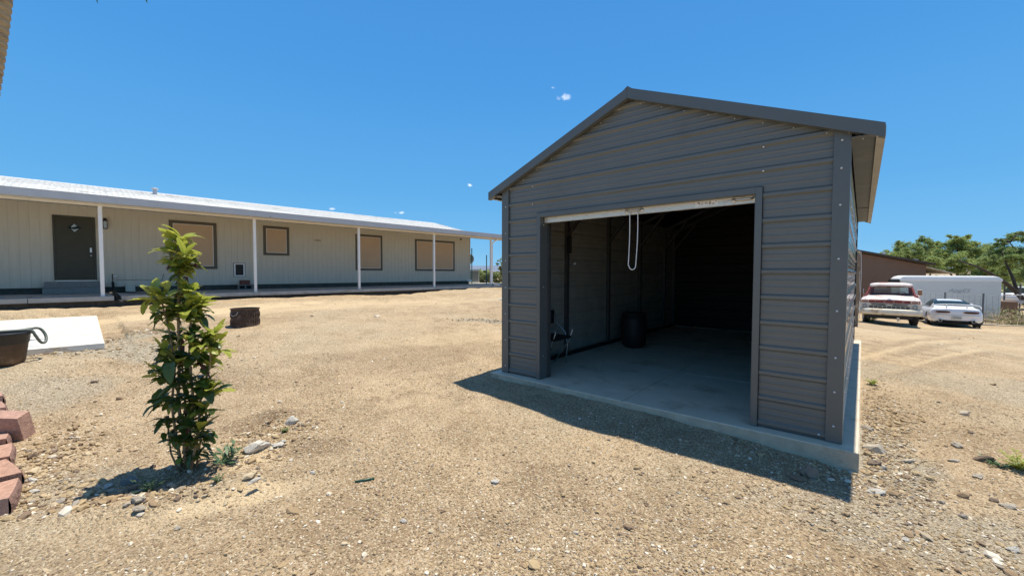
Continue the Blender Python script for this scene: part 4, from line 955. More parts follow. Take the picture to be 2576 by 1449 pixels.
def nearest_stem(P):
    best = None
    for s_ in stems:
        for a, c in zip(s_[:-1], s_[1:]):
            A_, C_ = tp(*a), tp(*c); d_ = C_ - A_; t_ = max(0, min(1, (P - Vector((0, 0, .07)) - A_).dot(d_) / d_.dot(d_))); Q = A_ + d_ * t_
            if best is None or (Q - P).length < (best - P).length: best = Q
    return best
tr_ = random.Random(3)
for (u, v, d, n_, yg, ll) in CL:
    c = tp(u, v, d); q = nearest_stem(c)
    if (q - c).length > .02: sb_.tube([q, (q + c) / 2 + Vector((0, 0, -.01)), c], [.006, .005, .004], 5)
    a0 = tr_.random() * 6.28
    n2 = n_ - 1 if n_ > 6 else n_
    for k in range(n2):
        az = a0 + k * 2.4 + tr_.uniform(-.3, .3); up = tr_.uniform(-.95, .0) if yg > .6 else tr_.uniform(-1.0, .15)
        young = tr_.random() < yg
        me_ = tr_.choice(LN) if young else tr_.choice(LO)
        if tr_.random() < .035: me_ = LD[0]
        L_ = ll * tr_.uniform(.70, 1.15) * .98
        if nleaf >= 299: break
        st = Vector((math.cos(az), math.sin(az), 0)) * (.1 * L_) + Vector((0, 0, tr_.uniform(-.03, .02)))
        inst('leaf', me_, tree, c + st, (tr_.uniform(-.35, .35), up, az), (L_, L_ * tr_.uniform(.85, 1.2), L_)); nleaf += 1
sb_.obj('twigs', m_stem, tree, True)
jb_ = B(); jn = B()
def leaf_into(bb, me_, M4):
    k = len(bb.v); bb.v += [tuple(M4 @ v.co) for v in me_.vertices]; bb.f += [tuple(i + k for i in p.vertices) for p in me_.polygons]; bb.m += [0] * len(me_.polygons)
for (u, v, d, n_, yg, ll) in CL + CL[:14]:
    c = tp(u, v, d)
    for k in range(11):
        az = tr_.random() * 6.28; L_ = ll * tr_.uniform(.5, .95); young = tr_.random() < yg; M4 = Matrix.Translation(c + Vector((tr_.uniform(-.03, .03), tr_.uniform(-.03, .03), tr_.uniform(-.07, .05)))) @ Euler((tr_.uniform(-.5, .5), tr_.uniform(-.9, .5), az)).to_matrix().to_4x4() @ Matrix.Scale(L_, 4)
        leaf_into(jn if young else jb_, tr_.choice(LN if young else LO), M4)
for bb, mm_ in ((jb_, m_leaf_old), (jn, m_leaf_new)):
    o = bb.obj('inner_foliage', mm_, tree, True, fix=False); o['kind'] = 'stuff'
b = B()
for (u, v) in ((425, 655), (432, 668), (492, 662), (458, 700), (520, 850), (470, 1070), (450, 735)):
    for k in range(7):
        p = tp(u, v, tr_.uniform(-.04, .04)) + Vector((tr_.uniform(-.025, .025), 0, tr_.uniform(-.025, .02))); q = p + Vector((tr_.uniform(-.03, .03), tr_.uniform(-.02, .02), tr_.uniform(-.05, .0))); b.tube([p, (p + q) / 2 + Vector((.008, 0, 0)), q], [.003, .007, .002], 4)
b.obj('old_flower_husks', m_leaf_dry, tree)
# exposed roots / litter at the foot
b = B()
for k in range(26):
    a = random.random() * 6.28; r_ = random.uniform(.03, .12); p = Vector((math.cos(a) * r_, math.sin(a) * r_ * .6, 0)); z = gz(tb.x + p.x, tb.y + p.y) - tb.z; q = p + Vector((random.uniform(-.07, .07), random.uniform(-.05, .05), 0))
    zz = gz(tb.x + q.x, tb.y + q.y) - tb.z; b.tube([(p.x, p.y, z + .006), ((p.x + q.x) / 2, (p.y + q.y) / 2, max(z, zz) + .02), (q.x, q.y, zz + .006)], .004, 4)
b.obj('leaf_litter', m_stem, tree)

def weed(name, label, u, v, h, n_, mat, wl=.03, spread=.12, cat='weed', ferny=False, tall=False):
    p = gnd(u, v); t = thing(name, label, cat, p); b = B(); r_ = random.Random(int(u + v)); s_ = B()
    for k in range(n_):
        a = r_.random() * 6.28; rr = spread * r_.uniform(.4, 1); tip = Vector((math.cos(a) * rr, math.sin(a) * rr, h * r_.uniform(.35, 1)))
        mid = tip * .5 + Vector((0, 0, h * .12)); s_.tube([(0, 0, -.01), mid, tip], [.0025, .002, .001], 4)
        m_ = 9 if not tall else 5
        for j in range(m_):
            f = (j + 1) / m_; c = Vector((0, 0, 0)).lerp(mid, f * 2) if f < .5 else mid.lerp(tip, f * 2 - 1)
            for sg in (-1, 1):
                aa = a + sg * r_.uniform(.5, 1.3); L_ = wl * r_.uniform(.6, 1.2); d = Vector((math.cos(aa), math.sin(aa), r_.uniform(.0, .7))).normalized(); sd_ = d.cross(Vector((0, 0, 1))).normalized() * L_ * .17
                b.add([c, c + d * L_ * .5 + sd_, c + d * L_, c + d * L_ * .5 - sd_], [(0, 1, 2, 3)])
    s_.obj('stalks', mat, t); b.obj('leaves', mat, t, fix=False); return t
weed('weed', 'leafy green weed just right of the loquat sapling', 560, 1172, .17, 7, m_leaf_weed, .075, .12, tall=True)
weed('weed', 'feathery grey-green weed in front of the sapling at its shadow', 382, 1238, .13, 13, m_leaf_weed, .022, .13)
weed('weed', 'tiny green weed on the bright sand ridge right of the sapling', 548, 1212, .045, 5, m_leaf_weed, .022, .04)
weed('grass_tuft', 'small pale green grass tuft in front of the pale mound rock', 717, 1090, .055, 26, m_scrub, .02, .03, 'grass')
weed('weed', 'small bright green weed right of the shed slab', 2195, 968, .09, 14, m_leaf_new, .03, .07)
weed('weed', 'bright green weed at the right edge of the photo', 2562, 1180, .12, 16, m_leaf_new, .04, .13)
weed('weed', 'dark flat weed left of the bright green edge weed', 2520, 1172, .04, 9, m_leaf_weed, .03, .14)
weed('dry_grass', 'pale dry grass growing under the front bumper of the old pickup', 2192, 812, .55, 26, m_scrub, .12, .35, 'grass')

# ------------------------------------------------------------------ rocks that stand out
RM = {}
def rock(label, u, v, w_, h=.5, mat=m_rock, rot=0, name='rock', asp=.7, sink=.25, cat='rock', seed=None):
    p = gnd(u, v); sc = w_ / 2; sd_ = seed if seed is not None else int(u * 7 + v)
    o = bpy.data.objects.new(name, ico(3, sd_, .5, 1, mat, name)); COL.objects.link(o)
    o.scale = (sc, sc * asp, sc * h); o.rotation_euler = (random.uniform(-.1, .1), random.uniform(-.1, .1), rot); o.location = p + Vector((0, 0, sc * h * (1 - sink * 2)))
    return tag(o, label, cat)
rock('pale angular rock standing on the dark dug mound', 735, 1066, .115, .95, m_rockw, .3, asp=.8)
rock('long cream stone slab half buried beside the sand ridge', 645, 1128, .25, .35, m_rockw, R(50), asp=.45)
rock('flat cream stone right of the half-buried cream slab', 700, 1120, .12, .3, m_rockw, R(30), asp=.5)
rock('small white stone below the grass tuft', 712, 1112, .05, .7, m_rockw)
rock('small white stone behind the pale mound rock', 703, 1012, .05, .6, m_rockw)
rock('bright white chip nearest the green stick', 787, 1190, .05, .5, m_rockw)
rock('narrow white stone at the lower end of the sand ridge', 640, 1212, .085, .35, m_rockw, R(50), asp=.4)
rock('white stone lying right of the green stick', 1246, 1213, .07, .5, m_rockw, .2)
rock('two-tone brown rock in the shed shadow, the larger one', 2042, 1197, .125, .75, m_rockd, .3, asp=.8)
rock('flat brown rock in the shed shadow, touching the larger one', 2008, 1208, .12, .4, m_rockd, R(-20), asp=.5)
rock('dark stone at the foot of the slab in the shade', 1850, 1105, .06, .5, m_rockd)
rock('small stone in the shade under the slab joint', 1772, 1088, .05, .5, m_rockd)
rock('large tan rock leaning at the right slab corner', 2197, 1135, .17, .55, m_rock, R(-35), asp=.5)
rock('reddish brown rock below the large tan slab-corner rock', 2200, 1168, .11, .5, m_rockd, R(-15), asp=.6)
rock('grey rounded rock beside the reddish slab-corner rock', 2222, 1180, .06, .6, m_cmu)
rock('pale rock touching the outer side of the slab', 2180, 1080, .10, .5, m_rock, R(-40), asp=.5)
rock('flat white stone on the sand before the slab corner', 2205, 1240, .14, .3, m_rockw, R(-25), asp=.5)
rock('long thin pale stone right of the slab corner', 2285, 1162, .13, .3, m_rock, 0, asp=.3)
rock('boxy tan rock in the right gravel, upper of three', 2425, 1043, .13, .5, m_rock, 0, asp=.6)
rock('rounded tan rock in the right gravel, middle of three', 2405, 1122, .10, .55, m_rock, 0, asp=.6)
rock('dark wedge rock in the right gravel', 2478, 1160, .16, .4, m_rockd, R(-20), asp=.5)
rock('flat grey stone left of the dark wedge rock', 2400, 1160, .11, .3, m_rock, 0, asp=.4)
rock('brown stone just below the dark wedge rock', 2460, 1200, .08, .4, m_rock, 0, asp=.6)
rock('small dark rock above the dark wedge rock', 2443, 1090, .06, .6, m_rockd)
rock('pale flat rock at the lower right of the yard', 2535, 1275, .11, .35, m_rock, R(-10), asp=.5)
rock('dark grey stone at the bottom of the gravel on the right', 2500, 1450 - 190, .06, .5, m_rockd)
rock('white chunk near the bottom right corner', 2548, 1385, .06, .6, m_rockw)
rock('white pebble near the bottom right, left of the white chunk', 2276, 1448 - 108 + 20, .05, .5, m_rockw)
rock('tan rock alone in the middle of the yard before the house', 948, 802, .16, .9, m_rock, 0, asp=.8)
rock('white flat stone on the rise before the far windows', 1268, 782 - 28, .35, .35, m_rockw, 0, asp=.5)
rock('small dark rock in the yard above the sapling shadow side', 745, 962, .05, .5, m_rockd)
rock('dark lump near the left pad edge', 303, 815 + 5, .14, .4, m_rockd)
rock('brown lump left of the sapling', 238, 962, .10, .4, m_rockd)
rock('tan oblong rock wedged between the pot and the concrete pad', 90, 893, .40, .32, m_rock, R(20), asp=.5, sink=.1)
rock('flat grey stone before the oblong pot-side rock', 110, 907, .26, .25, m_rock, R(10), asp=.5)
rock('largest rounded grey stone in the sapling shadow', 322, 1215, .12, .55, m_cmu, 0, asp=.7)
rock('pale stone left of the largest shadow stone', 275, 1224, .075, .5, m_rockw)
rock('pale stone at the left edge of the sapling shadow', 285, 1237, .08, .45, m_rock)
rock('tan stone below the sapling shadow', 352, 1260, .09, .5, m_rock)
rock('brown stone inside the sapling shadow', 337, 1232, .07, .7, m_rockd)
rock('small light stone at the lower end of the sapling shadow', 330, 1250, .055, .5, m_rockw)
rock('tan stone furthest below the sapling', 350, 1283, .085, .45, m_rock)
rock('white stone against the wall blocks, upper', 80, 1212, .08, .5, m_rockw)
rock('white stone against the lowest wall block', 86, 1238, .07, .45, m_rockw)
rock('pale stone at the foot of the lowest wall block', 82, 1262, .055, .5, m_rock)
rock('brown chip in the foreground sand left of centre', 447, 1330, .05, .5, m_rock)
rock('pale pebble in the foreground right of the green stick', 1015, 1312, .05, .5, m_rockw)
rock('orange leaf-coloured stone beside the wall blocks, upper', 78, 1148, .03, .4, M('amber', (.62, .33, .05), .7), name='amber_stone')
rock('orange leaf-coloured stone beside the wall blocks, lower', 94, 1206 - 2, .028, .4, bpy.data.materials['amber'], name='amber_stone')
pw_ = gnd(893, 1214); pe_ = gnd(942, 1206)
b = B(); d_ = pe_ - pw_
b.tube([pw_ + Vector((0, 0, .010)), pe_ + Vector((0, 0, .010))], .0075, 8)
tag(b.obj('green_stick', M('dark_green', (.02, .09, .06), .4), None, True), 'thin dark green stick lying alone in the foreground sand', 'stick')

# ------------------------------------------------------------------ wall blocks at left
wall = thing('garden_wall', 'low dry-stacked garden wall of pink split-face blocks at left', 'wall')
def block_mesh(seed):
    b = B(); r_ = random.Random(seed); L_, D_, H_ = .40, .28, .14
    # face (-y side) split: bulged grid; top flat; plan tapers to the back
    n_, m_ = 16, 6; rows = []
    for j in range(m_ + 1):
        rows.append([((i / n_ - .5) * L_, -D_ / 2 - .006 * (1 - (2 * i / n_ - 1) ** 2) - .012 * math.sin(PI * j / m_) - (.012 * r_.random() if 0 < j < m_ and 0 < i < n_ else 0), j / m_ * H_) for i in range(n_ + 1)])
    b.cur = 1; b.grid(rows); b.cur = 0
    top = [rows[-1][i] for i in range(n_ + 1)] + [(L_ * .34, D_ / 2, H_), (-L_ * .34, D_ / 2, H_)]; bot = [(x, y, 0) for x, y, z in top]
    b.add(top, [tuple(range(len(top)))]); b.add(bot, [tuple(reversed(range(len(bot))))])
    k = n_
    b.grid([[top[k], top[k + 1], top[k + 2], top[0]], [bot[k], bot[k + 1], bot[k + 2], bot[0]]])
    for side in (0, k): b.add([rows[j][side] for j in range(m_ + 1)] + [(rows[0][side][0], rows[0][side][1], 0)], [tuple(range(m_ + 1))]) if False else None
    return b.mesh('block', [m_pink, m_pinkd])
bms = [block_mesh(i) for i in range(3)]
# the wall runs away from the camera; faces look to the right
def blk(x, y, z, rz, k=0, rx=0, ry=0):
    o = inst('block', bms[k % 3], wall, (x, y, z), (rx, ry, rz)); md = o.modifiers.new('b', 'BEVEL'); md.width = .009; md.segments = 2; md.limit_method = 'ANGLE'; return o
A0 = gnd(8, 1290); A1 = gnd(-14, 1060)
dirw = Vector((A1.x - A0.x, A1.y - A0.y, 0)); dirw.normalize(); nrm = Vector((dirw.y, -dirw.x, 0)); rzf = math.atan2(nrm.x, -nrm.y)
k = 0
for course, (s0_, s1_, back, zz) in enumerate(((.16, 2.9, .10, -.05), (.22, 1.35, .22, .092), (.30, .9, .31, .234))):
    s_ = s0_
    while s_ < s1_:
        p = A0 + dirw * s_ - nrm * (back - .02); z = gz((A0 + dirw * s_).x, (A0 + dirw * s_).y) + zz
        blk(p.x + random.uniform(-.02, .02), p.y, z, rzf + R(random.uniform(-11, 11)), k, 0, R(random.uniform(-2, 2))); k += 1; s_ += .41
p = gnd(58, 1108)
o = inst('loose_block', bms[1], None, p + Vector((-.19, .06, .125)), (R(101), R(9), R(20)), .98); tag(o, 'pink block tipped on edge, leaning behind the garden wall end', 'block')

# ------------------------------------------------------------------ pot, hose loop, steel ring
pp = Vector((-6.55, 5.20, 0)); pp.z = gz(pp.x, pp.y)
pot = thing('planter_pot', 'brown plastic pot with black upper band, empty, by the pad', 'pot', pp); pot.scale = (.76, .76, .95)
B().lathe([(0, .0), (.235, .0), (.25, .02), (.292, .27)], 40).obj('pot_body', m_pot, pot, True)
B().lathe([(.293, .27), (.305, .29), (.318, .385), (.335, .39), (.335, .425), (.315, .43), (.300, .39), (.24, .05), (0, .05)], 40).obj('rim_band', m_potd, pot, True)
B().lathe([(0, .30), (.285, .30)], 30).obj('potting_soil', m_black, pot)
c0 = pp
hr_, ht_ = Vector((.62, .78, 0)), Vector((.78, -.62, 0))
pts = [c0 + hr_ * (q[0] if q[0] < .25 else .25 + (q[0] - .25) * .5) + ht_ * q[1] + Vector((0, 0, q[2])) for q in ((-.45, .1, .42), (-.2, .12, .43), (0, .14, .43), (.15, .14, .43), (.24, .12, .42), (.30, .12, .35), (.38, .10, .26), (.44, .08, .235), (.49, .05, .26), (.49, .0, .33), (.43, -.02, .40), (.36, -.02, .43), (.25, -.02, .43), (.1, .04, .42), (-.2, .0, .42), (-.45, -.05, .42))]
def smooth(pts, n_=4):
    out = []
    for i in range(len(pts) - 1):
        p0, p1, p2, p3 = pts[max(i - 1, 0)], pts[i], pts[i + 1], pts[min(i + 2, len(pts) - 1)]
        for k in range(n_):
            t = k / n_; out.append(.5 * ((2 * p1) + (p2 - p0) * t + (2 * p0 - 5 * p1 + 4 * p2 - p3) * t * t + (3 * p1 - p0 - 3 * p2 + p3) * t ** 3))
    return out + [pts[-1]]
tag(B().tube(smooth(pts), .016, 8).obj('garden_hose', m_hose, None, True), 'grey-green garden hose looped over the brown pot rim', 'hose')
rg = gnd(613, 822); rr_ = .245
ring = thing('fire_ring', 'rusty dark corrugated steel ring standing in the open yard', 'fire ring', rg + Vector((-.05, .13, -.015)))
b = B(); prof = [(rr_ + .002 * math.sin(k * .9), .36 * k / 20) for k in range(21)]
b.lathe(prof + [(rr_ + .012, .362), (rr_ + .012, .375), (rr_ - .008, .375)] + [(r_ - .008, z_) for r_, z_ in reversed(prof)], 44, closed=True).obj('ring_wall', m_brown, ring, True)
b = B()
for k in range(34):
    a = 2 * PI * k / 34; zc = .20
    for z0, z1 in ((.05, .15), (.20, .29)):
        x, y = math.cos(a) * (rr_ + .006), math.sin(a) * (rr_ + .006); b.bar((x * .985, y * .985, z0), (x * .985, y * .985, z1), .012, .012)
b.obj('pressed_rib', m_brown, ring)
B().tube([ring_p for ring_p in ((-.16, -.185, .33), (-.15, -.215, .27), (-.08, -.25, .235), (.0, -.262, .26), (.03, -.258, .32))], .005, 6).obj('bail_handle', m_silver, ring, True)
B().lathe([(0, .05), (rr_ - .01, .06)], 24).obj('ash', m_black, ring)

# ------------------------------------------------------------------ palm trunk at the upper left
pt = Vector((-8.62, 6.2, 0)); pt.z = gz(pt.x, pt.y)
q_a, q_b = at(-2, 130, 6.2), at(18, -10, 6.2)
palm = thing('palm_trunk', 'banded tan palm trunk leaning into the top left corner', 'palm', (0, 0, 0))
ax_ = (q_b - q_a).normalized(); foot = q_a - ax_ * ((q_a.z - pt.z) / ax_.z) ; off = Vector((-.19, 0, 0))
m_palm = M('palm_bark', (.40, .31, .19), .9, 0, .25, 8, .5, 40, tint=(.25, .18, .11), tscale=3, tamt=.08, stretch=(1, 1, 5))
b = B(); pts = []; rs = []
h_ = 0
while h_ < 7.5:
    rad = .17 + .004 * math.sin(h_ * 3)
    for dh, dr in ((0, .012), (.05, .0), (.055, .014)): pts.append(foot + off + ax_ * (h_ + dh)); rs.append(rad + dr)
    h_ += .105
b.tube(pts, rs, 18); b.obj('trunk', m_palm, palm, True)
for k in range(14):
    a = k * 2.4; top_ = foot + off + ax_ * 7.4; b = B(); L_ = 1.7; rows = []
    for i in range(9):
        t = i / 8; c = top_ + Vector((math.cos(a), math.sin(a), 0)) * (L_ * t) + Vector((0, 0, .6 * math.sin(t * 2.5) - 1.1 * t * t)); s_ = Vector((-math.sin(a), math.cos(a), 0)) * (.28 * math.sin(PI * min(1, t + .08)))
        rows.append([c - s_ + Vector((0, 0, -.12)), c, c + s_ + Vector((0, 0, -.12))])
    b.grid(rows).obj('frond', m_leaf_old, palm, fix=False)

# ------------------------------------------------------------------ wooden post at right
p = at(2152, 815.5, 15.0); p.z = gz(p.x, p.y)
wp = thing('wooden_post', 'weathered round wooden post standing right behind the shed corner', 'post', p, 0)
b = B(); hh_ = at(2152, 632, 15.0).z - p.z; pts = [(.012 * math.sin(z * 2.1), .01 * math.cos(z * 1.7), z) for z in np.linspace(-.1, hh_, 16)]
b.tube(pts, [.075 * (1 + .05 * math.sin(z * 7)) for z in np.linspace(0, hh_, 16)], 12).obj('shaft', m_wood, wp, True)
B().tube([(.05, -.08, hh_ - .02), (.085, -.08, 1.9), (.07, -.085, 1.3), (.06, -.09, .3)], .008, 5).obj('wire', m_screw, wp)

# ------------------------------------------------------------------ old pickup truck
m_fade = M('faded_red_white_paint', (.70, .60, .55), .55, 0, .10, 3, .05, 30, tint=(.42, .17, .12), tscale=1.6, tamt=.10)
m_red = M('oxidised_red', (.22, .035, .03), .55, 0, .3, 6, tint=(.5, .3, .26), tscale=4, tamt=.03)
m_cream = M('cream_grille_paint', (.66, .60, .48), .5, 0, .12, 8, .05, 30, tint=(.35, .22, .12), tscale=9, tamt=.02)
m_bumper = M('worn_bumper', (.68, .62, .50), .45, .1, .12, 6, .05, 30, tint=(.42, .27, .12), tscale=4, tamt=.09)
m_tyre = M('tyre_rubber', (.022, .021, .02), .85, 0, .2, 20, .3, 60)
m_lens = M('headlamp_glass', (.45, .45, .42), .12, .2, .1, 30)
m_amber = bpy.data.materials['amber']; m_dred = M('tail_lens', (.10, .012, .016), .2, 0, .3, 20)
def glass_mat(name, tint, f):
    m = bpy.data.materials.new(name); m.use_nodes = True; t = m.node_tree; t.nodes.remove(t.nodes['Principled BSDF'])
    a = t.nodes.new('ShaderNodeBsdfTransparent'); a.inputs[0].default_value = (*tint, 1); g = t.nodes.new('ShaderNodeBsdfGlossy'); g.inputs['Roughness'].default_value = .04
    x = t.nodes.new('ShaderNodeMixShader'); x.inputs[0].default_value = f; t.links.new(a.outputs[0], x.inputs[1]); t.links.new(g.outputs[0], x.inputs[2]); t.links.new(x.outputs[0], t.nodes['Material Output'].inputs['Surface']); return m
m_wind = glass_mat('windscreen_glass', (.80, .86, .84), .10)
def wheel(parent, x, y, r, wdt, rimcol, steer=0, outward=1):
    w_ = B().lathe([(r * .62, -wdt / 2), (r * .93, -wdt / 2), (r, -wdt * .36), (r, wdt * .36), (r * .93, wdt / 2), (r * .62, wdt / 2)], 32, (0, 0, 0), 'x').obj('wheel', m_tyre, parent, True)
    w_.location = (x, y, r); w_.rotation_euler = (0, 0, steer)
    B().lathe([(0, outward * wdt * .40), (r * .2, outward * wdt * .42), (r * .3, outward * wdt * .25), (r * .55, outward * wdt * .3), (r * .63, outward * wdt * .47)], 24, (0, 0, 0), 'x').obj('rim', rimcol, w_, True)
    return w_
def faceup(P): return math.atan2(P.x, -P.y) * 0 + (-math.atan2(P.x, P.y))
P = Vector((15.88, 17.1, 0)); P.z = gz(16.2, 17.6) - .0
tk = thing('pickup_truck', 'old faded red and white pickup truck facing the yard', 'pickup truck', P, faceup(P) + R(-1))
def loft(sections, prof, b):
    rows = []
    for s_ in sections:
        pr = prof(*s_[1:]); rows.append([(-x, s_[0], z) for x, z in pr] + [(x, s_[0], z) for x, z in reversed(pr[:-1])])
    b.grid(rows); return rows
b = B()
def tprof(hw, zb, zt): return [(hw * .97, zb), (hw, zb + .12), (hw, zt - .22), (hw * .985, zt - .13), (hw * .93, zt - .05), (hw * .80, zt), (hw * .5, zt + .025), (0, zt + .035)]
rows = loft([(.03, .90, .62, 1.06), (.06, .96, .58, 1.085), (.3, .985, .5, 1.11), (.9, .99, .5, 1.15), (1.30, .98, .5, 1.19), (1.5, .965, .5, 1.19), (2.55, .965, .5, 1.19)], tprof, b)
b.add(rows[0], [tuple(range(len(rows[0])))]); b.add(rows[-1], [tuple(range(len(rows[-1])))])
b.obj('body', m_fade, tk, True)
b = B(); rows = loft([(.01, .72, 1.075, 1.085), (.02, .76, 1.085, 1.10), (.15, .80, 1.10, 1.135), (.7, .80, 1.13, 1.19), (1.27, .78, 1.17, 1.225)], lambda hw, zb, zt: [(hw, zb - .03), (hw, zt - .03), (hw * .93, zt - .005), (hw * .6, zt), (hw * .35, zt + .018), (hw * .2, zt + .022), (0, zt + .022)], b)
b.add(rows[0], [tuple(range(len(rows[0])))]); b.obj('hood', m_fade, tk, True)
b = B().add([(-.055, -.006, 1.092), (.055, -.006, 1.092), (.075, .0, 1.125), (.0, .012, 1.145), (-.075, .0, 1.125)], [(0, 1, 2, 3, 4)]); b.obj('hood_emblem', m_silver, tk, fix=False)
# bed with side walls, seen past the cab
b = B().box(-.97, 2.62, .5, -.90, 4.9, 1.17).box(.90, 2.62, .5, .97, 4.9, 1.17).box(-.899, 2.62, .5, .899, 2.66, 1.17).box(-.899, 4.84, .5, .899, 4.9, 1.15).box(-.899, 2.66, .62, .899, 4.84, .66); b.obj('cargo_bed', m_fade, tk, bevel=.02)
# header strip with letters
B().box(-.93, -.010, .965, .93, .03, 1.082).obj('name_strip', m_red, tk, bevel=.004)
for i, ch in enumerate('FORD'):
    cu = bpy.data.curves.new('letter', 'FONT'); cu.body = ch; cu.size = .075; cu.extrude = .004; cu.align_x = 'CENTER'; tmp = bpy.data.objects.new('letter_src', cu); COL.objects.link(tmp)
    dg = bpy.context.evaluated_depsgraph_get(); mm = bpy.data.meshes.new_from_object(tmp.evaluated_get(dg)); bpy.data.objects.remove(tmp); mm.materials.clear(); mm.materials.append(m_cream)
    inst('letter', mm, tk, (-.43 + i * .285, -.014, .996), (PI / 2, 0, 0), (1.2, 1, 1))
for sx in (-1, 1):
    B().box(sx * .77 - .125, -.020, .982, sx * .77 + .125, -.011, 1.066).obj('indicator_bezel', m_cream, tk, bevel=.006); B().box(sx * .77 - .095, -.025, 1.000, sx * .77 + .095, -.0205, 1.048).obj('indicator_lamp', m_red, tk)
# grille panel
gp = B().box(-.95, -.012, .70, .95, .03, .955).obj('grille_panel', m_cream, tk, bevel=.006)
b = B()
b.box(-.60, -.016, .918, .60, -.0125, .938)
for sx in (-1, 1):
    x0, x1 = sorted((sx * .07, sx * .56)); b.prism([(sx * .06, .885), (sx * .16, .907), (sx * .56, .903), (sx * .56, .872), (sx * .16, .862)], -.016, -.0125, 'xz')
b.box(-.64, -.016, .735, .64, -.0125, .842); b.obj('grille_opening', m_black, gp)
b = B()
for k in range(10): x = -.63 + k * .14; b.box(x - .007, -.028, .732, x + .007, -.0165, .845)
b.box(-.64, -.0275, .783, .64, -.0168, .794).box(-.66, -.03, .728, .66, -.0165, .7365).box(-.66, -.03, .8415, .66, -.0165, .850); b.obj('grille_bar', m_cream, gp)
for sx in (-1, 1):
    h_ = B().lathe([(.0, -.035), (.055, -.033), (.088, -.022), (.09, -.012)], 28, (sx * .775, 0, .815), 'y').obj('headlight', m_lens, tk, True)
    B().lathe([(.088, -.020), (.094, -.036), (.104, -.030), (.108, -.012)], 28, (sx * .775, 0, .815), 'y').obj('bezel', m_silver, h_, True); B().lathe([(.05, -.0345), (.056, -.040), (.062, -.033)], 20, (sx * .775, 0, .815), 'y').obj('lens_ring', m_tyre, h_, True)
b = B(); rows = []
for x in np.linspace(-1, 1, 17):
    yb = -.15 + .11 * abs(x) ** 5; rows.append([(x * .995, yb + .05, .46), (x * .995, yb, .475), (x * .995, yb - .012, .57), (x * .995, yb, .695), (x * .995, yb + .05, .715), (x * .995, yb + .09, .715)])
b.grid(rows); b.obj('front_bumper', m_bumper, tk, True, solid=.008)
B().box(-.7, .0, .30, .7, .3, .5).obj('cross_member', m_black, tk); B().box(-.75, .35, .3, .75, 4.6, .5).obj('chassis', m_black, tk)
for x, y, s_ in ((-.76, .95, -1), (.76, .95, 1), (-.76, 3.9, -1), (.76, 3.9, 1)): wheel(tk, x, y, .37, .22, m_cream, R(8) if y < 2 else 0, s_)
# cab
b = B(); P0 = [(-.80, 1.36, 1.20), (-.66, 1.68, 1.66), (.66, 1.68, 1.66), (.80, 1.36, 1.20)]
b.bar(P0[0], P0[1], .06, .07).bar(P0[3], P0[2], .06, .07)
for sx in (-1, 1):
    b.bar((sx * .68, 2.42, 1.20), (sx * .64, 2.36, 1.66), .14, .07); b.bar((sx * .85, 1.4, 1.20), (sx * .85, 2.5, 1.20), .08, .06)
b.bar((-.66, 2.42, 1.24), (.66, 2.42, 1.24), .06, .14).bar((-.64, 2.38, 1.63), (.64, 2.38, 1.63), .05, .10); b.obj('cab_frame', m_red, tk)
b = B(); rows = []
for y, z, hw in ((1.58, 1.645, .66), (1.56, 1.685, .70), (1.66, 1.745, .70), (1.9, 1.785, .69), (2.2, 1.785, .68), (2.42, 1.74, .66), (2.46, 1.66, .64)):
    rows.append([(x * hw, y + .05 * abs(x) ** 3 * (1 if y < 1.8 else -1), z - .05 * abs(x) ** 4) for x in np.linspace(-1, 1, 13)])
b.grid(rows).obj('cab_roof', m_fade, tk, True, solid=.02)
B().add([(-.78, 1.37, 1.21), (.78, 1.37, 1.21), (.655, 1.665, 1.655), (-.655, 1.665, 1.655)], [(0, 1, 2, 3)]).obj('windscreen', m_wind, tk)
B().add([(-.64, 2.41, 1.29), (.64, 2.41, 1.29), (.61, 2.37, 1.60), (-.61, 2.37, 1.60)], [(0, 1, 2, 3)]).obj('rear_window', m_wind, tk)
for sx in (-1, 1): B().add([(sx * .84, 1.45, 1.22), (sx * .84, 2.38, 1.22), (sx * .67, 2.34, 1.64), (sx * .69, 1.70, 1.64)], [(0, 1, 2, 3)]).obj('side_window', m_wind, tk)
B().box(-.72, 2.1, .8, .72, 2.36, 1.26).obj('bench_seat', m_black, tk, bevel=.03); B().tube([(.36 + .2 * math.cos(a), 1.72 + .1 * math.sin(a), 1.22 + .16 * math.sin(a)) for a in [2 * PI * k / 20 for k in range(20)]], .014, 6, closed=True).obj('steering_wheel', m_black, tk, True)
B().tube([(.78, 1.62, 1.18), (.92, 1.6, 1.22), (.92, 1.6, 1.52), (.74, 1.64, 1.50)], .010, 6).obj('mirror_arm', m_silver, tk, True)
mr_ = B().box(.86, 1.56, 1.26, 1.02, 1.60, 1.50).obj('side_mirror', m_cream, tk, bevel=.02)
B().box(.875, 1.552, 1.28, 1.005, 1.5595, 1.37).box(.875, 1.552, 1.39, 1.005, 1.5595, 1.48).obj('mirror_rust', M('rust', (.30, .13, .05), .8, 0, .4, 20), mr_)
B().tube([(-.78, 1.62, 1.18), (-.92, 1.6, 1.3), (-.92, 1.6, 1.5)], .010, 6).obj('mirror_arm', m_silver, tk, True)
B().box(.25, -.02, .22, .33, .0, .38).obj('hanging_tag', m_cream, tk)
b = B()
for sx in (-.35, .35): b.bar((sx - .25, 1.30, 1.235), (sx + .18, 1.41, 1.27), .012, .012)
b.obj('wiper', m_black, tk)

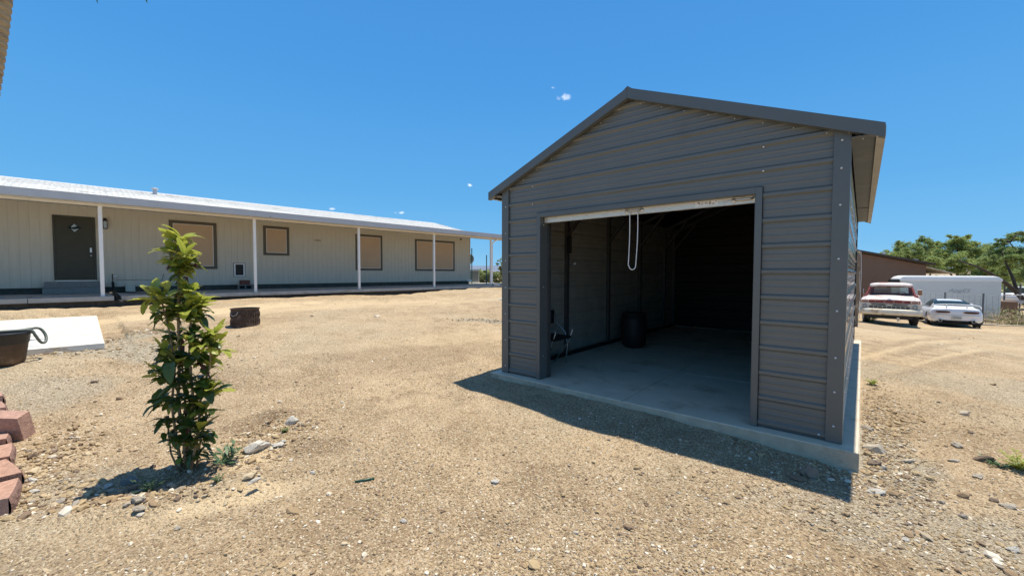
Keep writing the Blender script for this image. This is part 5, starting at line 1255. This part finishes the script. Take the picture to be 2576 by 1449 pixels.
# ------------------------------------------------------------------ white sports coupe
m_wpaint = M('white_car_paint', (.80, .80, .80), .25, 0, .03, 3, spec=.6, coat=.5, tint=(.62, .57, .48), tscale=2.2, tamt=.03)
P = Vector((21.03, 19.2, 0)); P.z = gz(21.2, 19.6)
car = thing('sports_coupe', 'white two-door sports coupe with tall rear wing, seen from behind', 'car', P, faceup(P) + R(9))
SC = [(-.06, .60, .34, .70), (-.03, .78, .28, .80), (.06, .86, .25, .885), (.22, .89, .23, .925), (.55, .915, .2, .915), (1.0, .915, .2, .89), (1.6, .885, .2, .86), (2.4, .875, .2, .85), (3.1, .885, .2, .84), (3.7, .88, .2, .77), (4.2, .80, .22, .66), (4.45, .62, .28, .52), (4.5, .45, .32, .46)]
def cprof(hw, zb, zt): return [(hw * .86, zb), (hw * .97, zb + .05), (hw, zb + .16), (hw * .985, zb + (zt - zb) * .55), (hw * .97, zb + (zt - zb) * .72), (hw * .88, zt - .035), (hw * .72, zt), (hw * .38, zt + .012), (0, zt + .018)]
b = B(); rows = loft(SC, cprof, b); n_ = len(rows[0])
b.add(rows[0], [tuple(range(n_))]); b.add(rows[-1], [tuple(range(n_))])
body = b.obj('body', m_wpaint, car, True, subsurf=1)
GS = [(.42, .70, .90, .905), (.75, .72, .88, 1.02), (1.15, .745, .86, 1.145), (1.6, .75, .85, 1.235), (2.0, .75, .85, 1.27), (2.4, .745, .84, 1.255), (2.8, .735, .84, 1.12), (3.2, .70, .84, .93), (3.4, .66, .83, .85)]
def gprof(hwb, zb, zt): h_ = zt - zb; k = .98 - .22 * min(1, h_ / .4); return [(hwb, zb - .02), (hwb * (1 + k) / 2, zb + h_ * .5), (hwb * k * .99, zb + h_ * .80), (hwb * k * .86, zb + h_ * .95), (hwb * k * .5, zt), (0, zt + .006)]
b = B(); rows = loft(GS, gprof, b); b.obj('greenhouse', m_wpaint, car, True, subsurf=1)
def gpt(y, s_, off=.008):           # point on the greenhouse; s_ 0 at the sill .. 1 at the centre line
    ys = [g[0] for g in GS]; pr = [np.interp(y, ys, [g[j] for g in GS]) for j in (1, 2, 3)]; pp_ = gprof(*pr)
    q = s_ * (len(pp_) - 1); i = min(int(q), len(pp_) - 2); f = q - i; x = pp_[i][0] * (1 - f) + pp_[i + 1][0] * f; z = pp_[i][1] * (1 - f) + pp_[i + 1][1] * f
    return x + off * (1 - s_) * 1.2, z + off
b = B(); rows = []
for i in range(15):
    f = i / 14; y = .66 + f * .72; row = []
    e_ = .66 * (1 - .25 * f) * (math.sin(PI * (.16 + .68 * (1 - abs(2 * f - 1) ** 3) * .5 + .16)) if True else 1)
    for j in range(-12, 13):
        ww = j / 12; s_ = 1 - abs(ww) * (.62 - .10 * f); x, z = gpt(y, s_); row.append((math.copysign(x, ww) if ww else 0, y + .12 * ww * ww, z + .010))
    rows.append(row)
b.grid(rows).obj('rear_window', m_glass, car, True)
for sx in (-1, 1):
    b = B(); rows = []
    for i in range(11):
        y = 1.25 + i * .165; sm_ = .60 if i < 6 else .60 * (1 - ((i - 5) / 5.5) ** 2); rows.append([((sx * (gpt(y, .06 + k * max(.02, sm_) / 5)[0] + .006)), y, gpt(y, .06 + k * max(.02, sm_) / 5)[1]) for k in range(6)])
    b.grid(rows).obj('side_window', m_glass, car, True)
    B().tube([(sx * .76, 2.72, .93), (sx * .86, 2.68, .95)], .02, 8).obj('mirror_stalk', m_wpaint, car); B().lathe([(0, -.06), (.05, -.05), (.065, 0), (.045, .06), (0, .09)], 16, (sx * .93, 2.68, .97), 'y').obj('side_mirror', m_wpaint, car, True)
    # tail lights: long rounded lenses in a raised pod
    def pill(cx, cz, a, h_, y0, y1, b): return b.prism([(cx + a * math.copysign(abs(math.cos(t)) ** .6, math.cos(t)), cz + h_ * math.copysign(abs(math.sin(t)) ** .8, math.sin(t)) - .02 * sx * 0) for t in [2 * PI * k / 28 for k in range(28)]], y0, y1, 'xz')
    tl = pill(sx * .46, .735, .255, .052, -.108, -.03, B()).obj('tail_light', m_dred, car, bevel=.012)
    pill(sx * .46, .757, .275, .060, -.098, -.03, B()).obj('lamp_pod', m_wpaint, car, bevel=.012)
    b = B(); [pill(sx * .46 - .12 + k * .10, .735, .04, .030, -.112, -.10, b) for k in range(3)]; b.obj('lamp_cell', m_tyre, tl)
    ex = B().lathe([(.052, -.16), (.062, -.165), (.068, -.15), (.066, -.02)], 20, (sx * .54, 0, .33), 'y').obj('exhaust_pipe', m_silver, car, True); B().lathe([(0, -.10), (.052, -.10), (.052, -.16)], 20, (sx * .54, 0, .33), 'y').obj('exhaust_bore', m_black, ex, True)
# wing: a hoop with two centre stands
pts = [(-.80, .10, .92), (-.79, .06, .99), (-.74, .02, 1.06), (-.62, .0, 1.085), (-.3, .0, 1.10), (0, .0, 1.105), (.3, .0, 1.10), (.62, .0, 1.085), (.74, .02, 1.06), (.79, .06, .99), (.80, .10, .92)]
b = B(); rows = []
for i, p in enumerate(pts):
    t = (Vector(pts[min(i + 1, 10)]) - Vector(pts[max(i - 1, 0)])).normalized(); up = Vector((-t.z, 0, t.x)); ring_ = []
    for k in range(10): a = 2 * PI * k / 10; q = Vector(p) + up * (.017 * math.sin(a)) + Vector((0, .10 * math.cos(a), 0)); ring_.append(q)
    rows.append(ring_ + [ring_[0]])
b.grid(rows); b.obj('rear_wing', m_wpaint, car, True, subsurf=1)
for x in (-.33, .33): B().box(x - .018, -.03, .90, x + .018, .06, 1.095).obj('wing_stand', m_wpaint, car, bevel=.006)
B().tube([(-.74, -.075, .595), (-.4, -.105, .592), (0, -.112, .59), (.4, -.105, .592), (.74, -.075, .595)], .016, 8).obj('bumper_crease', m_wpaint, car, True)
B().box(-.16, -.118, .40, .16, -.106, .545).obj('licence_plate', M('plate', (.50, .50, .47), .6, 0, .1, 30), car, bevel=.004)
b = B(); [b.box(-.11 + k * .036, -.1195, .44, -.09 + k * .036, -.1182, .50) for k in range(7)]; b.box(-.06, -.1195, .515, .06, -.1182, .528).obj('plate_marks', M('plate_ink', (.22, .26, .22), .7), car)
B().box(-.38, -.098, .285, .40, -.05, .325).obj('lower_slot', m_black, car)
B().box(-.8, .1, .15, .8, 4.2, .24).obj('underbody', m_black, car)
for x, y, s_ in ((-.80, .85, -1), (.80, .85, 1), (-.80, 3.45, -1), (.80, 3.45, 1)):
    wheel(car, x, y, .315, .22, m_silver, 0, s_)
    B().lathe([(.0, 0), (.355, 0), (.355, .006), (0, .006)], 28, (s_ * .895 if y < 2 else s_ * .872, y, .325), 'x').obj('wheel_arch', m_black, car)

# ------------------------------------------------------------------ enclosed trailer
q0, q1 = at(2262, 800, 25), at(2516, 806, 22.8); zb = gz(26, 23) + .12
ux = Vector((q1.x - q0.x, q1.y - q0.y, 0)); TL = ux.length; rz_t = math.atan2(ux.y, ux.x)
tl = thing('enclosed_trailer', 'long white enclosed cargo trailer behind the parked cars', 'trailer', (q0.x, q0.y, zb), rz_t)
ztop = at(2400, 694, 23.9).z - zb; TW_ = 2.1
m_tside = M('trailer_skin', (.60, .62, .60), .4, .1, .05, 1, .05, 8, tint=(.52, .54, .52), tscale=.7, tamt=.06)
B().box(0, 0, .0, TL, TW_, ztop - .22).obj('body', m_tside, tl, bevel=.03)
b = B(); rows = []
for j, (dx, z) in enumerate(((-.03, ztop - .30), (-.03, ztop - .2), (.10, ztop - .07), (.32, ztop))):
    rows.append([(-.0 + dx, -.02 + dx * .25, z), (TL - dx, -.02 + dx * .25, z), (TL - dx, TW_ + .02 - dx * .25, z), (dx, TW_ + .02 - dx * .25, z), (dx, -.02 + dx * .25, z)])
b.grid(rows); b.add(rows[-1][:4], [(0, 1, 2, 3)]); b.obj('roof_cap', m_white, tl, bevel=.02)
B().box(-.012, -.028, ztop - .315, TL + .012, -.0005, ztop - .285).obj('drip_rail', m_white, tl)
for k in range(1, 6): B().box(k * TL / 6 - .004, -.004, .02, k * TL / 6 + .004, -.0005, ztop - .33).obj('panel_seam', m_silver, tl)
B().box(-.6, .3, .0, -.002, .5, .12).box(-.45, .1, ztop - .45, -.05, .6, ztop - .25).obj('front_gear', m_black, tl)
for k in (.42, .58): w_ = B().lathe([(0, -.02), (.2, -.02), (.33, -.02), (.34, .04), (.33, .1)], 28, (TL * k, 0, .22), 'y').obj('wheel', m_tyre, tl, True)
cu = bpy.data.curves.new('lettering', 'FONT'); cu.body = 'ApgES'; cu.size = .30; cu.extrude = .003; cu.shear = .35; cu.align_x = 'CENTER'; tmp = bpy.data.objects.new('letter_src', cu); COL.objects.link(tmp)
dg = bpy.context.evaluated_depsgraph_get(); mm = bpy.data.meshes.new_from_object(tmp.evaluated_get(dg)); bpy.data.objects.remove(tmp); mm.materials.clear(); mm.materials.append(M('grey_lettering', (.34, .37, .37), .6))
inst('lettering', mm, tl, (TL * .60, -.006, ztop - .95), (PI / 2, 0, 0), (1.15, .95, 1))
# wire panel fence in front of it
fz = thing('wire_panel_fence', 'grey welded wire panel fence in front of the white trailer', 'fence')
f0, f1 = at(2286, 800, 22.6), at(2510, 803, 20.6); fl = (f1 - f0).length
b = B(); Zf = lambda p: gz(p.x, p.y)
for k in range(8):
    z_ = (.1, .3, .5, .7, .9, 1.1, 1.3, 1.5)[k]; b.tube([(f0.x, f0.y, Zf(f0) + z_ + .12), (f0.x * .5 + f1.x * .5, f0.y * .5 + f1.y * .5, Zf(f0.lerp(f1, .5)) + z_), (f1.x, f1.y, Zf(f1) + z_)], .0065, 4)
n_ = int(fl / .2)
for k in range(n_ + 1): p = f0.lerp(f1, k / n_); z = Zf(p); b.tube([(p.x, p.y, z), (p.x, p.y, z + 1.5 + .12 * (1 - k / n_))], .006, 4)
o = b.obj('wire_mesh', M('dull_wire', (.22, .22, .21), .6, .3), fz); o['kind'] = 'stuff'
for t_ in (.0, .42, .84): p = f0.lerp(f1, t_); B().box(p.x - .022, p.y - .03, Zf(p) - .1, p.x + .022, p.y + .03, Zf(p) + 1.62).obj('post', M('dark_steel', (.12, .12, .12), .6) if t_ == 0 else bpy.data.materials['dark_steel'], fz)

# ------------------------------------------------------------------ brown stucco building
b0 = thing('stucco_building', 'low brown stucco building with shallow pitched roof', 'building', (0, 0, 0))
Y0 = 30; zg = CZ - 3.3; xl, xr_ = 19.0, 30.75
def zr(x): return CZ + 1.67 - (x - 25.35) * .173 if x > 22 else CZ + 1.67 + (25.35 - 22) * .173 - (22 - x) * .173
B().prism([(xl, zg), (xr_ - .25, zg), (xr_ - .25, zr(xr_) - .12), (22, zr(22) - .12), (xl, zr(xl) - .12)], Y0, Y0 + 9, 'xz').obj('wall', m_stucco, b0)
B().prism([(22, zr(22) - .1), (xr_ + .1, zr(xr_ + .1) - .1), (xr_ + .1, zr(xr_ + .1) + .03), (22, zr(22) + .03)], Y0 - .35, Y0 + 9.3, 'xz').obj('roof', m_roofd, b0)
B().prism([(xl - .3, zr(xl) - .1), (21.999, zr(22) - .1), (21.999, zr(22) + .03), (xl - .3, zr(xl) + .03)], Y0 - .35, Y0 + 9.3, 'xz').obj('roof', m_roofd, b0)
B().prism([(xr_ - .24, zr(xr_) - .25), (32.75, zr(xr_) - .75), (32.75, zr(xr_) - .70), (xr_ - .24, zr(xr_) - .18)], Y0 + .1, Y0 + 4, 'xz').obj('lean_to_roof', m_cream, b0)
B().box(xr_ - .24, Y0 + .3, zg, 32.6, Y0 + 4, CZ - .22).obj('lean_to_wall', m_stucco, b0); B().box(xr_ - .24, Y0 + .2, CZ - .215, 32.8, Y0 + .28, CZ - .16).obj('fascia', m_cream, b0)
b = B().box(25.55, Y0 - .05, CZ - 1.55, 25.60, Y0 - .001, CZ + .18).box(25.25, Y0 - .05, CZ + .12, 25.55, Y0 - .001, CZ + .18).box(25.25, Y0 - .05, CZ - 1.55, 25.55, Y0 - .001, CZ - 1.49).box(25.25, Y0 - .045, CZ - .7, 25.55, Y0 - .005, CZ - .66); o = b.obj('window', m_white, b0)
B().box(25.2, Y0 - .02, CZ - 1.5, 25.55, Y0 - .004, CZ + .12).obj('window_pane', m_glass, o)
for x, y, h_, r_ in ((26.1, 31.5, .45, .04), (30.4, 30.8, .30, .20)): B().lathe([(0, h_), (r_, h_), (r_, -.3)], 14, (x, y, zr(x) + .0)).obj('roof_vent', m_silver if r_ > .1 else m_black, b0)
b = B().lathe([(.0, 0), (.3, .06), (.45, .15), (.47, .16)], 20, (0, 0, 0), 'y'); o = b.obj('roof_dish', m_white, b0, True); o.scale = (.55, .55, .55); o.location = (30.1, 33, CZ + 1.52); o.rotation_euler = (R(25), 0, R(20)); B().tube([(30.1, 33.1, zr(30.1) - .2), (30.1, 33.1, CZ + 1.5)], .04, 6).obj('dish_mast', m_silver, b0)

# ------------------------------------------------------------------ trees and scrub
def crown_tree(name, label, cat, base, clumps, mat, trunkpts, nleaf, lsize, seed, group=None, barkr=.16, extra=()):
    r_ = random.Random(seed); t = thing(name, label, cat, base, 0, group)
    b = B(); 
    for pl in trunkpts: n_ = len(pl); b.tube([Vector(p) for p in pl], [barkr * (1 - .75 * k / (n_ - 1)) * (1 if pl is trunkpts[0] else .6) for k in range(n_)], 8)
    nleaf = int(nleaf * 1.2); lsize *= .80
    for (c, rad) in clumps:
        c = Vector(c); q = min((Vector(p) for pl in trunkpts for p in pl), key=lambda p: (p - c).length)
        b.tube([q, (q + c) / 2 + Vector((r_.uniform(-.2, .2), r_.uniform(-.2, .2), r_.uniform(-.1, .25))), c], [barkr * .32, barkr * .2, barkr * .08], 5)
        for k in range(5):
            d = Vector((r_.gauss(0, 1), r_.gauss(0, 1), r_.gauss(0, .7))).normalized() * rad * .9; b.tube([c, c + d * .5 + Vector((0, 0, .05)), c + d], [barkr * .09, barkr * .05, .006], 3)
    b.obj('trunk', m_bark, t, True)
    n_tot = sum(c[1] ** 2 for c in clumps); vs, fs = [], []
    for (c, rad) in clumps:
        c = Vector(c); nk = int(nleaf * rad * rad / n_tot); subs = []
        for _ in range(max(6, int(16 * rad))):
            d = Vector((r_.gauss(0, 1), r_.gauss(0, 1), r_.gauss(0, 1))).normalized() * rad * r_.uniform(.35, 1.05); d.z *= .72; subs.append((c + d, rad * r_.uniform(.16, .42)))
        for _ in range(nk):
            sc_, sr = r_.choice(subs); p = sc_ + Vector((r_.gauss(0, .55), r_.gauss(0, .55), r_.gauss(0, .36))) * sr
            a = Vector((r_.gauss(0, 1), r_.gauss(0, 1), r_.gauss(0, .6))).normalized(); b_ = a.cross(Vector((r_.gauss(0, 1), r_.gauss(0, 1), r_.gauss(0, 1)))).normalized(); L_ = lsize * r_.uniform(.6, 1.5)
            k = len(vs); vs += [p - a * L_, p + b_ * L_ * .32, p + a * L_, p - b_ * L_ * .32]; fs.append((k, k + 1, k + 2, k + 3))
    cb = B(); cb.v = [tuple(v) for v in vs]; cb.f = fs; cb.m = [0] * len(fs); cb.obj('crown', mat, t, fix=False)
    return t
def clumps_px(lst, base, dep):
    out = []
    for (u, v, d, rpx) in lst: p = at(u, v, dep + d); out.append((tuple(p - base), rpx * (dep + d) / F))
    return out
def mk(name, label, cat, dep, ub, lst, mat, nleaf, ls, seed, group='mesquite trees behind the building', trunk=None, barkr=.16):
    x = (ub - CX) / F * dep; base = Vector((x, dep, gz(x, dep) - .1)); cl = clumps_px(lst, base, dep)
    top = max(c[0][2] for c in cl)
    tr = trunk(base) if trunk else [[(0, 0, 0), (.15, .1, top * .3), (-.1, 0, top * .55), (.1, .1, top * .8)], [(.1, .05, top * .25), (.9, .3, top * .5), (1.6, .2, top * .68)], [(.1, .05, top * .3), (-.9, -.3, top * .5), (-1.5, .2, top * .68)]]
    return crown_tree(name, label, cat, base, cl, mat, tr, nleaf, ls, seed, group, barkr)
mk('mesquite_tree', 'leftmost of the mesquites behind the brown building, small airy crown', 'tree', 41, 2262, [(2252, 640, 0, 22), (2275, 625, 1, 22), (2240, 652, -1, 16), (2290, 648, 0, 22), (2262, 612, 0, 10), (2232, 636, 1, 10), (2270, 665, 0, 25)], m_mesq, 11000, .11, 1)
mk('mesquite_tree', 'tall rounded dark mesquite right behind the building roof', 'tree', 38, 2325, [(2325, 612, 0, 22), (2340, 635, 1, 28), (2305, 632, -1, 24), (2330, 600, 0, 12), (2352, 618, 0, 14), (2300, 655, 0, 24), (2345, 665, 0, 26)], m_mesqd, 14000, .11, 2)
mk('mesquite_tree', 'bright green broad mesquite above the white trailer roof', 'tree', 33, 2410, [(2410, 615, 0, 26), (2385, 640, 1, 32), (2440, 630, 0, 28), (2400, 598, 0, 12), (2425, 600, 1, 13), (2365, 665, -1, 26), (2410, 665, -1, 34), (2455, 662, 0, 28), (2370, 620, 1, 14)], m_mesq, 22000, .105, 3)
mk('mesquite_tree', 'far mesquite filling the gap over the trailer right end', 'tree', 44, 2480, [(2470, 635, 0, 26), (2500, 655, 0, 32), (2450, 650, 0, 22), (2490, 690, 0, 34), (2540, 690, 0, 40), (2445, 690, 0, 24)], m_mesqd, 14000, .13, 4)
def trunk5(base):
    P_ = lambda u, v, d: tuple(at(u, v, d) - base)
    return [[P_(2640, 850, 26.5), P_(2605, 790, 26.4), P_(2560, 738, 26.2), P_(2530, 712, 26), P_(2495, 690, 25.8), P_(2460, 672, 25.8), P_(2410, 655, 26)],
            [P_(2625, 815, 26.5), P_(2600, 720, 27), P_(2570, 650, 27), P_(2540, 610, 27)], [P_(2560, 738, 26.2), P_(2548, 700, 26.6), P_(2530, 660, 27), P_(2520, 630, 27)], [P_(2605, 790, 26.4), P_(2640, 700, 27), P_(2660, 620, 27)]]
mk('mesquite_tree', 'nearest mesquite at right edge with a dark limb sweeping low', 'tree', 27, 2640, [(2520, 620, 1, 24), (2545, 640, 0, 32), (2505, 650, 1, 28), (2560, 600, 1, 22), (2580, 640, 0, 36), (2530, 665, 2, 28), (2480, 660, 2, 20), (2573, 585, 0, 12), (2600, 690, 0, 30), (2512, 605, 1, 9), (2570, 690, 3, 26), (2500, 690, 3, 20)], m_mesqd, 26000, .085, 5, trunk=trunk5, barkr=.17)
for i, (lab, u, dep, lst, mat, n_) in enumerate((
    ('yellow flowering palo verde bush seen between the patio post and shed', 1262, 30, [(1258, 676, 0, 10), (1270, 670, 0, 13), (1266, 692, 0, 12)], m_yellow, 4000),
    ('pale leafless feathery shrub above the yellow bush', 1262, 34, [(1258, 655, 0, 6), (1268, 648, 0, 6), (1250, 664, 0, 5)], m_scrub, 500),
    ('low bright green bush just right of the far house corner', 1192, 31, [(1186, 692, 0, 12), (1198, 688, 0, 13), (1210, 690, 0, 13), (1198, 702, 0, 15), (1184, 704, 0, 12)], m_mesq, 6000),
    ('grey green scrub bush between the two tall fence posts', 1212, 28, [(1212, 696, 0, 13), (1224, 690, 0, 14), (1205, 706, 0, 12), (1230, 704, 0, 13), (1218, 708, 0, 12)], m_scrub, 6000),
    ('grey green scrub bush behind the patio downspout', 1245, 28, [(1238, 692, 0, 14), (1252, 696, 0, 14), (1245, 706, 0, 13), (1260, 706, 0, 12)], m_scrub, 6000),
    ('low scrub bush against the left edge of the shed', 1275, 27, [(1268, 703, 0, 10), (1280, 698, 0, 14)], m_scrub, 2500))):
    mk('desert_bush', lab, 'bush', dep, u, lst, mat, n_, .07, 40 + i, 'scrub beyond the wire fence', barkr=.04)
# scrub line of the far plain
b = B(); r_ = random.Random(9)
for k in range(2600):
    a = r_.uniform(-.25, .12) if k % 2 else r_.uniform(.55, .95); d = r_.uniform(60, 420); x, y = math.sin(a) * d, math.cos(a) * d; z = gz(x, y); h_ = r_.uniform(.5, 1.8)
    for _ in range(5):
        p = Vector((x + r_.gauss(0, h_ * .5), y + r_.gauss(0, h_ * .5), z + r_.uniform(0, h_))); q = Vector((r_.gauss(0, 1), r_.gauss(0, 1), r_.gauss(0, 1))).normalized() * h_ * .4; s_ = q.cross(Vector((r_.gauss(0, 1), r_.gauss(0, 1), 1))).normalized() * h_ * .35
        b.add([p - q, p + s_, p + q, p - s_], [(0, 1, 2, 3)])
tag(b.obj('far_scrub', m_scrub, None, fix=False), 'sparse grey green scrub dotted over the far plain', kind='stuff')

# right margin: brush, pipe rails, parked vehicle
b = B(); s_ = B(); c = at(2553, 805, 21.5); c.z = gz(c.x, c.y); brush = thing('brush_pile', 'heap of dry cut branches at the right edge beyond the gravel', 'brush pile', c)
for k in range(150):
    p = Vector((r_.gauss(0, .75), r_.gauss(0, .45), 0)); d = Vector((r_.gauss(0, 1), r_.gauss(0, 1), abs(r_.gauss(0, .6)))).normalized() * r_.uniform(.4, 1.1); z0 = r_.uniform(0, .35)
    s_.tube([p + Vector((0, 0, z0)), p + d * .5 + Vector((0, 0, z0 + .08)), p + d + Vector((0, 0, z0))], [.014, .01, .004], 4)
s_.obj('dry_branches', M('dry_wood', (.40, .31, .20), .9, 0, .3, 6), brush)
for k in range(900):
    p = Vector((r_.gauss(.3, .7), r_.gauss(0, .4), abs(r_.gauss(0, .35)))); q = Vector((r_.gauss(0, 1), r_.gauss(0, 1), r_.gauss(0, 1))).normalized() * .06; t_ = q.cross(Vector((.3, .2, 1))).normalized() * .03; b.add([p - q, p + t_, p + q, p - t_], [(0, 1, 2, 3)])
b.obj('dry_leaves', m_scrub, brush, fix=False)
c = at(2533, 800, 24.5); c.z = gz(c.x, c.y)
o = B().box(-.45, -.3, 0, .35, .5, 1.15).obj('adobe_pillar', m_stucco, None, bevel=.03); o.location = c; o.rotation_euler = (0, 0, R(-40)); tag(o, 'low brown masonry block wall just right of the trailer end', 'wall')
rl_ = thing('pipe_rail_fence', 'white pipe and plank rail fence right of the trailer', 'fence')
r0, r1 = at(2524, 742, 26.5), at(2650, 742, 24.5)
B().tube([r0, r1], .035, 8).obj('rail', m_white, rl_, True)
o = B().bar(r0 + Vector((0, 0, -.42)), r1 + Vector((0, 0, -.46)), .05, .20).obj('rail', m_whited, rl_)
for t_ in (.05, .38, .7): p = r0.lerp(r1, t_); B().box(p.x - .03, p.y + .04, gz(p.x, p.y), p.x + .03, p.y + .1, p.z + .7).obj('post', bpy.data.materials['dark_steel'], rl_)
c = at(2580, 760, 36); c.z = at(2580, 722, 36).z - 1.45
pv = thing('parked_sedan', 'distant white car half hidden behind the sweeping tree limb', 'car', c, R(10))
b = B(); rows = loft([(-.9, .1, .3, .7), (-.85, .9, .25, .9), (0, .9, .2, .95), (.9, .9, .25, .9), (.95, .1, .3, .7)], cprof, b); 
o = b.obj('body', m_wpaint, pv, True); o.rotation_euler = (0, 0, 0); o.scale = (2.4, 1, 1)
B().prism([(-1.5, .93), (1.4, .93), (.7, 1.42), (-.9, 1.42)], -.7, .7, 'xz').obj('cabin_glass', m_glass, pv, bevel=.05); B().prism([(-.92, 1.40), (.72, 1.40), (.6, 1.47), (-.8, 1.47)], -.72, .72, 'xz').obj('roof', m_wpaint, pv, bevel=.03)
for x in (-1.35, 1.35): B().lathe([(0, -.1), (.3, -.1), (.32, 0), (.3, .1), (0, .1)], 20, (x, -.8, .32), 'y').obj('wheel', m_tyre, pv, True)
b = B().box(-1.2, -.1, 0, 1.2, .1, .03); o = b.obj('old_plank', M('bleached_plank', (.55, .48, .36), .9, 0, .2, 5), None); c = at(2505, 806, 20.6); o.location = (c.x, c.y, gz(c.x, c.y) + .01); o.rotation_euler = (0, 0, R(-25)); tag(o, 'pale bleached plank lying on the ground before the trailer', 'plank')
